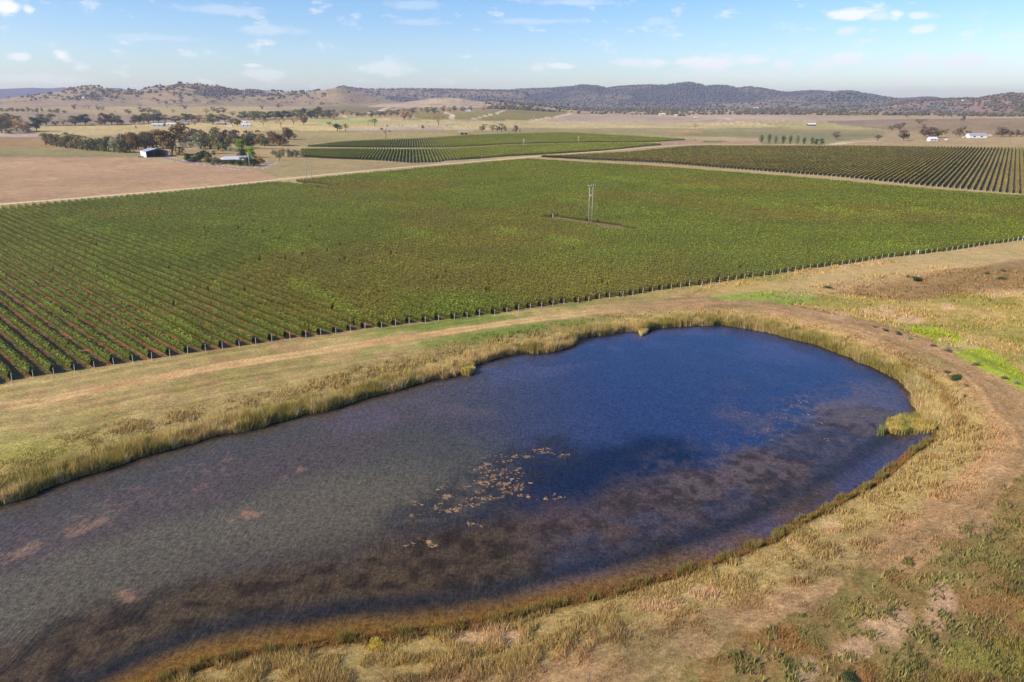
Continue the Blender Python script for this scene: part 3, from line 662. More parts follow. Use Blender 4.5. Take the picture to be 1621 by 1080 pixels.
# ------------------------------------------------------------------ vineyard rows
def bright_patch(x, y):
    px, py = proj(x, y, np.ones_like(x))
    v = np.zeros_like(x)
    for (a, b, c_, d, wd) in ((30,335,250,385,8),(150,430,300,530,14),(330,350,480,400,8),(345,455,420,490,8),(470,450,620,525,9),(60,470,130,500,8),(600,455,760,490,8),(930,280,1140,300,3),(1440,333,1600,350,4),(1180,320,1420,345,5),(960,330,1100,345,5),(780,365,920,385,5),(440,365,520,400,7),(620,360,700,380,5),(1320,385,1480,400,5),(0,440,70,470,8),(880,315,1000,340,6)):
        ax, ay, bx, by = a, b, c_, d; dx, dy = bx - ax, by - ay
        t = np.clip(((px - ax) * dx + (py - ay) * dy) / (dx * dx + dy * dy), 0, 1)
        e = np.hypot(px - ax - t * dx, py - ay - t * dy); v = np.maximum(v, 1 - sstep(wd * .1, wd * 1.7, e))
    return v * sstep(.3, .6, fbm(x, y, 9, 330, 3))
M_VINE = mat_vcol('vine_leaves', detail=((2.5, .2),), translucent=.3, rough=.6, spec=.3)
M_POST = mat_plain('weathered_post', (218,212,200), .9, .25, 6.)
M_STEM = mat_plain('vine_wood', (78,60,44), .95, .3, 6.)
def foliage(x0, y0, dx, dy, s, gap, vigor_bias, lush):
    isC = abs(dx - sin(radians(35))) < .01
    """leafy hedge of one trellis row: s = sample distances (1 m cells), gap = cells left bare"""
    nx, ny = -dy, dx
    X = x0 + dx * s; Y = y0 + dy * s; d = np.hypot(X, Y)
    seed = int(abs(x0 * 13.7 + y0 * 7.1)) % 9999
    vig = .84 + .42 * (fbm(X, Y, 2.2, 300, 2)) + .35 * (fbm(X, Y, 35, 304, 3) - .5) + vigor_bias
    bp = bright_patch(X, Y); vig = vig + .22 * bp
    vig = np.where(gap, 0, np.clip(vig, .35, 1.5))
    lo = sstep(.2, .5, fbm(X, Y, 60, 308, 3))
    base = lin((112,122,28)) * lo[:, None] + lin((122,116,36)) * (1 - lo[:, None])
    if lush: base = base * (1 - lush) + lin((150,150,66)) * lush
    base = base * (1 - bp[:, None] * .6) + lin((128,148,40)) * bp[:, None] * .6
    base = base * (.8 + .4 * fbm(X, Y, 18, 312, 3))[:, None]
    if isC: base = base * .45 + lin((170,146,82)) * .55
    V, C_ = [], []
    gz_ = ground_z(X, Y)
    # leaf cards
    per = np.clip(7400 / d, 7, 56) * np.clip(vig, 0, 1.3); cnt = np.floor(per + RNG.uniform(0, 1, len(s))).astype(int); cnt[gap] = 0
    I = np.repeat(np.arange(len(s)), cnt); n = len(I)
    if n == 0: return None
    t = s[I] + RNG.uniform(-.5, .5, n); th = RNG.uniform(-.35 * pi, 1.35 * pi, n); rr_ = RNG.uniform(.5, 1.2, n)
    wv = np.interp(d[I], [120, 220, 400], [.62, .46, .34]) * vig[I]; hv = .72 * vig[I]; cz = .36 + hv * 1.08
    droop = np.sin(t * 3.7 + seed) * .08
    o = np.cos(th) * wv * rr_ + droop; zc = cz + np.sin(th) * hv * rr_ + np.maximum(0, RNG.normal(0, .12, n)) * (np.sin(th) > .5)
    cx = x0 + dx * t + nx * o; cy = y0 + dy * t + ny * o; czz = gz_[I] + np.maximum(zc, .12)
    size = np.clip(.10 + d[I] * .00028, .145, .30) * RNG.uniform(.7, 1.3, n) * 1.25
    a = RNG.normal(0, 1, (n, 3)); nrm = np.stack([nx * np.cos(th), ny * np.cos(th), np.sin(th) * .9 + .25], 1) + RNG.normal(0, .45, (n, 3))
    nrm /= np.linalg.norm(nrm, axis=1)[:, None]
    u = np.cross(nrm, a); u /= (np.linalg.norm(u, axis=1)[:, None] + 1e-9); w_ = np.cross(nrm, u)
    ctr = np.stack([cx, cy, czz], 1); sz = size[:, None]
    v = np.stack([ctr - u * sz * .7 - w_ * sz * .4, ctr + u * sz * .7 - w_ * sz * .4, ctr + w_ * sz * .85], 1)
    col = base[I] * (RNG.uniform(.55, 1.35, n))[:, None]
    sh = (zc > cz + .62 * hv); col[sh] = col[sh] * np.array([1.5, 1.45, 1.3])      # top leaves painted paler, putting sunlit row tops into the colour
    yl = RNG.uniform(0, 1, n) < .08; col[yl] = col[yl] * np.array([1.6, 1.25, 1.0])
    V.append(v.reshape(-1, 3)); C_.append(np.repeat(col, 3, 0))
    # dense inner hedge as tent of triangles, per cell
    g = ~gap; idx_ = np.where(g)[0]
    if len(idx_):
        sx = s[idx_]; hw = .30 * vig[idx_]; tp = gz_[idx_] + .62 + .9 * vig[idx_] * RNG.uniform(.85, 1.05, len(idx_)); bt = gz_[idx_] + .28
        def pt(sv, ov, zv): return np.stack([x0 + dx * sv + nx * ov, y0 + dy * sv + ny * ov, zv], 1)
        a0, a1 = sx - .56, sx + .56
        L0, L1, R0, R1 = pt(a0, -hw, bt), pt(a1, -hw, bt), pt(a0, hw, bt), pt(a1, hw, bt); T0, T1 = pt(a0, hw * .1, tp), pt(a1, -hw * .1, tp)
        M0, M1, Q0, Q1 = pt(a0, -hw * 1.2, (bt + tp) / 2), pt(a1, -hw * 1.1, (bt + tp) / 2), pt(a0, hw * 1.2, (bt + tp) / 2), pt(a1, hw * 1.1, (bt + tp) / 2)
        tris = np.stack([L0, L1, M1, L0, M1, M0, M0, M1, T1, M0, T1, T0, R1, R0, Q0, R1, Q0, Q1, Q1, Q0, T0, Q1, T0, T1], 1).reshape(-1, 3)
        V.append(tris); C_.append(np.repeat(base[idx_] * .45, 24, 0))  # core colour darkened to paint in the shaded inside of the row
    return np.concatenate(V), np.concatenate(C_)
ROWS = []
def rows_for(block, poly, az_deg, spacing, lim=None, gaps=(), vb=0, lush=0, posts=True, pmin=None):
    a = radians(az_deg); dx, dy = sin(a), cos(a); nx, ny = cos(a), -sin(a)      # perpendicular
    wpoly = []
    for px, py in poly:
        q = onplane(px, py, 0); wpoly.append(q)
    pr = [q[0] * nx + q[1] * ny for q in wpoly]; al = [q[0] * dx + q[1] * dy for q in wpoly]
    p0, p1 = min(pr), max(pr); k0 = math.ceil(p0 / spacing)
    s = np.arange(min(al), max(al), 1.0)
    for k in range(k0, int(p1 / spacing) + 1):
        p = k * spacing + .3; X = nx * p + dx * s; Y = ny * p + dy * s; px, py = proj(X, Y, np.zeros_like(X))
        ok = inpoly(X, Y, wpoly) & (px > -110) & (px < 1735) & (Y > 20)
        if ok.sum() < 6: continue
        # contiguous runs
        e = np.flatnonzero(np.diff(np.concatenate([[0], ok.astype(int), [0]])))
        for st, en in zip(e[::2], e[1::2]):
            if en - st < 6: continue
            ss = s[st:en]; XX, YY = X[st:en], Y[st:en]; pxx, pyy = px[st:en], py[st:en]
            gap = np.zeros(len(ss), bool)
            for (ax, ay, bx, by, wd) in gaps:
                gap |= segdist(XX, YY, [onplane(ax, ay), onplane(bx, by)]) < wd
            gap |= (fbm(XX, YY, 3.0, 320, 2) < .13) | (RNG.uniform(0, 1, len(ss)) < .002)
            # end on the front side = nearest to camera
            front = (XX[0], YY[0]) if hypot(XX[0], YY[0]) < hypot(XX[-1], YY[-1]) else (XX[-1], YY[-1])
            fpx, fpy = proj(np.array([front[0]]), np.array([front[1]]), np.array([0.]))
            area = float(np.sum(1.6 / np.hypot(XX, YY) * 1000 * 0 + (1000 / np.hypot(XX, YY)) ** 2))
            ROWS.append(dict(block=block, o=(nx * p, ny * p), d=(dx, dy), s=ss, gap=gap, area=area, ends=((XX[0], YY[0]), (XX[-1], YY[-1])), epx=((pxx[0], pyy[0]), (pxx[-1], pyy[-1])), fpx=float(fpx[0]), fpy=float(fpy[0]), vb=vb, lush=lush, posts=posts))
rows_for('A', VINE_A, -47, 2.98, gaps=((874,347,992,365,4.6),(470,291,525,297,5)))
rows_for('C', VINE_C, 35, 3.02, vb=.02, lush=.0)
rows_for('B', VINE_B1, -8, 2.95, gaps=((655,247,680,247,1.8),(824,234.5,834,234.5,5)), vb=.1, lush=.4)
rows_for('B2', VINE_B2, -8, 2.95, gaps=((937,226,960,226,8),), vb=.05, lush=.3)
ROWS.sort(key=lambda r: -r['area'])
ONES = ROWS[:296]; REST = ROWS[296:]
MP = MB().tube([(0,0,-.1),(0,0,1.6)], [.045, .04], 6).mesh('end_post', M_POST)
ORD = ['leftmost','second','third','fourth','fifth','sixth','seventh','eighth','ninth','tenth','eleventh','twelfth','thirteenth','fourteenth','fifteenth','sixteenth','seventeenth','eighteenth','nineteenth','twentieth']
def ordw(i): 
    if i < 20: return ORD[i]
    tens = ['twenty','thirty','forty','fifty','sixty','seventy','eighty','ninety'][(i + 1) // 10 - 2] if (i + 1) < 100 else None
    if tens is None: 
        r_ = i + 1 - 100
        return 'hundredth' if r_ == 0 else 'hundred and ' + (ordw(r_ - 1) if r_ > 1 else 'first')
    u = (i + 1) % 10
    return {20:'twentieth',30:'thirtieth',40:'fortieth',50:'fiftieth',60:'sixtieth',70:'seventieth',80:'eightieth',90:'ninetieth'}[(i + 1)] if u == 0 else tens + '-' + ['','first','second','third','fourth','fifth','sixth','seventh','eighth','ninth'][u]
GRP = {'A':'vine rows of the large vineyard above the dam','C':'vine rows of the right-hand vineyard beyond the lane','B':'vine rows of the near half of the small far vineyard','B2':'vine rows of the back half of the small far vineyard'}
front = sorted([r for r in ONES if r['block'] == 'A' and -5 < r['fpx'] < 1621 and r['fpy'] > 375], key=lambda r: r['fpx'])
for i, r in enumerate(front): r['label'] = f'green vine row, {ordw(i)} end post from the left along dam track'
for b, nm in (('A', None), ('C', 'right-hand vineyard beyond the lane'), ('B', 'lower half of the small vineyard'), ('B2', 'upper half of the small vineyard')):
    rs = sorted([r for r in ONES if r['block'] == b and 'label' not in r], key=lambda r: r['fpx'])
    for i, r in enumerate(rs):
        if b == 'A':
            r['label'] = 'green row of the large vineyard, its near end outside the photo'
        elif -5 < r['fpx'] < 1626: r['label'] = f'thin vine row, {ordw(i)} from left in {nm}'
        else: r['label'] = f'thin vine row in the {nm}, near end outside the photo'
MSTEM = {}
for r in ONES:
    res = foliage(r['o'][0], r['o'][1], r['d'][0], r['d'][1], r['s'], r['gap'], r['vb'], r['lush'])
    if res is None: continue
    e0 = r['ends'][0]; near = min(r['ends'], key=lambda e: hypot(*e)); zb = gz(*near)
    root = thing('vine_row', r['label'], 'vine row', (near[0], near[1], zb), group=GRP[r['block']])
    v = res[0] - np.array([near[0], near[1], zb])
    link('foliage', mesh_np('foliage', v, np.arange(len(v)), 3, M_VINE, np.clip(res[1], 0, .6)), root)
    for (ex, ey), (qx, qy), sg in zip(r['ends'], r['epx'], (-1, 1)):
        if -5 < qx < 1626 and hypot(ex, ey) < 900:
            o = link('end_post', MP, root, (ex + r['d'][0] * sg * 1.5 - near[0], ey + r['d'][1] * sg * 1.5 - near[1], gz(ex, ey) - zb))
            tilt = random.uniform(.05, .22); o.rotation_euler = (random.uniform(-.08, .08) + r['d'][1] * sg * -tilt * -1 * .5, r['d'][0] * sg * tilt * .5, 0)
            o.scale = (1, 1, random.uniform(.85, 1.12)) if hypot(ex, ey) < 300 else (1.6, 1.6, 1.0)
    if hypot(*near) < 210 and r['block'] == 'A':
        sm = MB(); d = r['d']
        for t in r['s'][::2]:
            X = r['o'][0] + d[0] * t; Y = r['o'][1] + d[1] * t
            if hypot(X, Y) > 230: continue
            sm.tube([(X - near[0], Y - near[1], -.1), (X - near[0] + .04, Y - near[1], .75)], [.05, .04], 4)
        if sm.v: link('vine_trunks', sm.mesh('vine_trunks', M_STEM), root, kind='stuff')
Vs, Cs = [], []
for r in REST:
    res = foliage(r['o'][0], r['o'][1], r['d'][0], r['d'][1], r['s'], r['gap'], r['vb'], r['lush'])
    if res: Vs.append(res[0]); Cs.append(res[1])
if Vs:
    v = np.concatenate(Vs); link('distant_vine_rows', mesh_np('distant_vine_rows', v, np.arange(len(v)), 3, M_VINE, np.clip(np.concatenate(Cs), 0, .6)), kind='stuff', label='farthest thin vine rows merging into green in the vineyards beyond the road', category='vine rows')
print('rows', len(ROWS), 'individual', len(ONES), {b: sum(r['block'] == b for r in ROWS) for b in 'A C B B2'.split()})

# ------------------------------------------------------------------ trees
M_BARK = mat_plain('bark', (112,98,84), .95, .25, 5.)
M_PALEBARK = mat_plain('pale_bark', (150,132,112), .95, .25, 5.)
_mp = mat_plain
def mat_plain(n, c, *a, **k): return _mp(n, tuple(min(255, v * 1.42) for v in c) if n.startswith('leaves') else c, *a, **k)
LEAFM = {
 'brown': mat_plain('leaves_brown_olive', (92,78,48), .8, .3, 6., rnd=.22, translucent=.2),
 'olive': mat_plain('leaves_olive', (84,84,52), .8, .3, 6., rnd=.22, translucent=.2),
 'grey': mat_plain('leaves_grey_green', (98,100,76), .8, .3, 6., rnd=.22, translucent=.2),
 'dark': mat_plain('leaves_dark_green', (46,60,32), .8, .3, 6., rnd=.2, translucent=.15),
 'lime': mat_plain('leaves_bright_green', (98,116,36), .8, .3, 6., rnd=.15, translucent=.25),
 'gold': mat_plain('leaves_golden', (142,122,48), .8, .3, 6., rnd=.1, translucent=.25),
 'tan': mat_plain('leaves_tan', (138,120,80), .8, .3, 6., rnd=.15, translucent=.25),
 'silver': mat_plain('leaves_silver', (120,122,98), .8, .3, 6., rnd=.1, translucent=.2),
 'rust': mat_plain('leaves_rust', (124,92,46), .8, .3, 6., rnd=.1, translucent=.2),
 'plum': mat_plain('leaves_dull_brown', (88,74,58), .85, .3, 6., rnd=.2, translucent=.15),
}
def leaf_cloud(rng, centres, radii, n, size, flat=.8):
    k = rng.integers(0, len(centres), n) ; p = radii[k] ** 2; 
    w = radii ** 2 / (radii ** 2).sum(); k = rng.choice(len(centres), n, p=w)
    d = rng.normal(0, 1, (n, 3)); d /= np.linalg.norm(d, axis=1)[:, None]
    d[:, 2] = np.where((d[:, 2] < -.3) & (rng.uniform(0, 1, n) < .6), -d[:, 2], d[:, 2])
    rr_ = radii[k] * rng.uniform(.6, 1.1, n); c = centres[k] + d * rr_[:, None] * np.array([1, 1, flat])
    nr = d + rng.normal(0, .5, (n, 3)); nr /= np.linalg.norm(nr, axis=1)[:, None]
    u = np.cross(nr, rng.normal(0, 1, (n, 3))); u /= (np.linalg.norm(u, axis=1)[:, None] + 1e-9); v = np.cross(nr, u)
    s = (size * rng.uniform(.6, 1.3, n))[:, None]
    q = np.stack([c - u * s, c - v * s * .7, c + u * s, c + v * s * .7], 1)
    return q.reshape(-1, 3)
def tree_parts(form, seed, leaf, bark, n=900):
    rng = np.random.default_rng(seed); tr = MB()
    if form == 'gum':
        nb = rng.integers(5, 8); cs_, rs_ = [], []; h0 = rng.uniform(.1, .18)
        tr.tube([(0,0,-.03),(.01,0,h0 * .6),(.02,.01,h0),(.03,0,.55)], [.035,.026,.022,.012], 7)
        for i in range(nb):
            a = 2 * pi * i / nb + rng.uniform(-.4, .4); R_ = rng.uniform(.18, .32); zt = rng.uniform(.24, .76)
            e = (R_ * cos(a), R_ * sin(a), zt)
            tr.tube([(.015, .005, h0 * rng.uniform(.85, 1.2)), (e[0] * .45, e[1] * .45, h0 + (zt - h0) * .5), e], [.016, .011, .004], 5)
            for j in range(3):
                cs_.append((e[0] + rng.normal(0, .07), e[1] + rng.normal(0, .07), min(.88, e[2] + rng.normal(.02, .07)))); rs_.append(rng.uniform(.09, .17))
        for j in range(8): cs_.append((rng.normal(0, .13), rng.normal(0, .13), rng.uniform(.26, .84))); rs_.append(rng.uniform(.12, .18))
        V = leaf_cloud(rng, np.array(cs_), np.array(rs_), int(n * 1.3), .03)
    elif form == 'open':
        nb = 6; cs_, rs_ = [], []
        tr.tube([(0,0,-.03),(.02,0,.2),(.0,.02,.4),(.03,0,.7)], [.03,.022,.018,.008], 7)
        for i in range(nb):
            a = 2 * pi * i / nb + rng.uniform(-.5, .5); R_ = rng.uniform(.2, .42); zt = rng.uniform(.5, .85); e = (R_ * cos(a), R_ * sin(a), zt)
            tr.tube([(.01, .01, rng.uniform(.2, .4)), (e[0] * .5, e[1] * .5, zt * .75), e], [.014, .009, .003], 5)
            for j in range(2): cs_.append((e[0] + rng.normal(0, .05), e[1] + rng.normal(0, .05), e[2] + rng.normal(0, .05))); rs_.append(rng.uniform(.07, .12))
        cs_.append((0, 0, .87)); rs_.append(.11)
        V = leaf_cloud(rng, np.array(cs_), np.array(rs_), int(n * .6), .022)
    elif form == 'bush':
        cs_, rs_ = [], []
        tr.tube([(0,0,-.05),(.01,0,.5)], [.05,.02], 5)
        for j in range(14):
            a = rng.uniform(0, 2 * pi); q = rng.uniform(0, .3); cs_.append((q * cos(a), q * sin(a), rng.uniform(.22, .78) - q * .3)); rs_.append(rng.uniform(.14, .24))
        V = leaf_cloud(rng, np.array(cs_), np.array(rs_), n, .034, .9)
    elif form == 'poplar':
        cs_ = [(rng.normal(0, .012), rng.normal(0, .012), z_) for z_ in np.linspace(.12, .93, 16)]
        rs_ = [.10 * sin(pi * min(1, (i + 1.6) / 15.5)) ** .6 * rng.uniform(.8, 1.15) + .012 for i in range(16)]
        tr.tube([(0,0,-.03),(0,0,.6),(0,0,.9)], [.016,.01,.004], 6)
        V = leaf_cloud(rng, np.array(cs_), np.array(rs_), n, .017, 1.2)
    elif form == 'round':
        cs_, rs_ = [], []
        tr.tube([(0,0,-.03),(.01,0,.3),(0,.01,.6)], [.035,.025,.012], 6)
        for j in range(18):
            d = rng.normal(0, 1, 3); d /= np.linalg.norm(d); q = rng.uniform(.1, .28); cs_.append((d[0] * q * 1.1, d[1] * q * 1.1, .56 + d[2] * q)); rs_.append(rng.uniform(.1, .17))
        V = leaf_cloud(rng, np.array(cs_), np.array(rs_), n, .026, .95)
    elif form == 'dead':
        tr.tube([(0,0,-.03),(.03,0,.25),(-.01,.02,.5),(.02,0,.72)], [.032,.026,.022,.01], 7); cs_, rs_ = [], []
        for i in range(7):
            a = rng.uniform(0, 2 * pi); z0 = rng.uniform(.35, .65); R_ = rng.uniform(.12, .36); zt = z0 + rng.uniform(.1, .32)
            tr.tube([(0, 0, z0), (R_ * .5 * cos(a), R_ * .5 * sin(a), z0 + (zt - z0) * .35), (R_ * cos(a), R_ * sin(a), zt)], [.015, .01, .004], 5)
            if i % 2 == 0: cs_.append((R_ * cos(a), R_ * sin(a), zt)); rs_.append(.09)
        V = leaf_cloud(rng, np.array(cs_), np.array(rs_), 260, .022)
    f_ = np.arange(len(V))
    return mesh_np('crown', V, f_, 4, LEAFM[leaf]), tr.mesh('trunk', M_PALEBARK if bark == 'pale' else M_BARK, True)
LIB = {}
def lib(form, leaf, var, lod=0):
    key = (form, leaf, var, lod)
    if key not in LIB:
        n = {0: 1500, 1: 650, 2: 240}[lod]
        if form == 'bush' and lod == 0: n = 1500
        LIB[key] = tree_parts(form, hash((form, var)) % 1000 if False else (sum(map(ord, form)) * 7 + var * 31), leaf, 'pale' if form in ('open', 'dead') else 'd', n)
    return LIB[key]
def plant_tree(px, py, hp, wp, form, leaf, label, cat='tree', group=None, name=None, xy=None):
    if form == 'gumbush': form = 'bush'; name = 'gum_tree'
    if xy is None:
        q = P(px, py)
        if q is None: return None
        x, y, r = q
    else: x, y = xy; r = hypot(x, y)
    if 0 < px < 700 and py > 178 and form != 'poplar': wp = wp * (1.5 if form == 'bush' else 1.3); hp = hp * 1.1
    if px > 1180 and 0 < py < 240: wp = wp * (1.5 if form == 'bush' else 1.32); hp = hp * 1.08
    z = gz(x, y); depth = y * CP - (z - CAMH) * SP
    h = hp * depth / F * 1.0 / 0.97; w_ = wp * depth / F
    nat = {'gum': .78, 'open': .85, 'bush': .95, 'poplar': .2, 'round': .75, 'dead': .8}[form]
    lod = 0 if hp * wp > 180 else (1 if hp * wp > 40 else 2)
    cm, tm = lib(form, leaf, random.randint(0, 3 if form in ('gum', 'round', 'bush') else 1), lod)
    nm = name or {'bush': 'shrub', 'poplar': 'poplar_tree', 'dead': 'dying_tree', 'open': 'gum_tree', 'gum': 'gum_tree', 'round': 'tree'}[form]
    root = thing(nm, label, cat, (x, y, z - .1), random.uniform(0, 2 * pi), group); root.scale = (w_ / nat, w_ / nat, h)
    link('crown', cm, root); 
    if hp >= 6: link('trunk', tm, root)
    return root
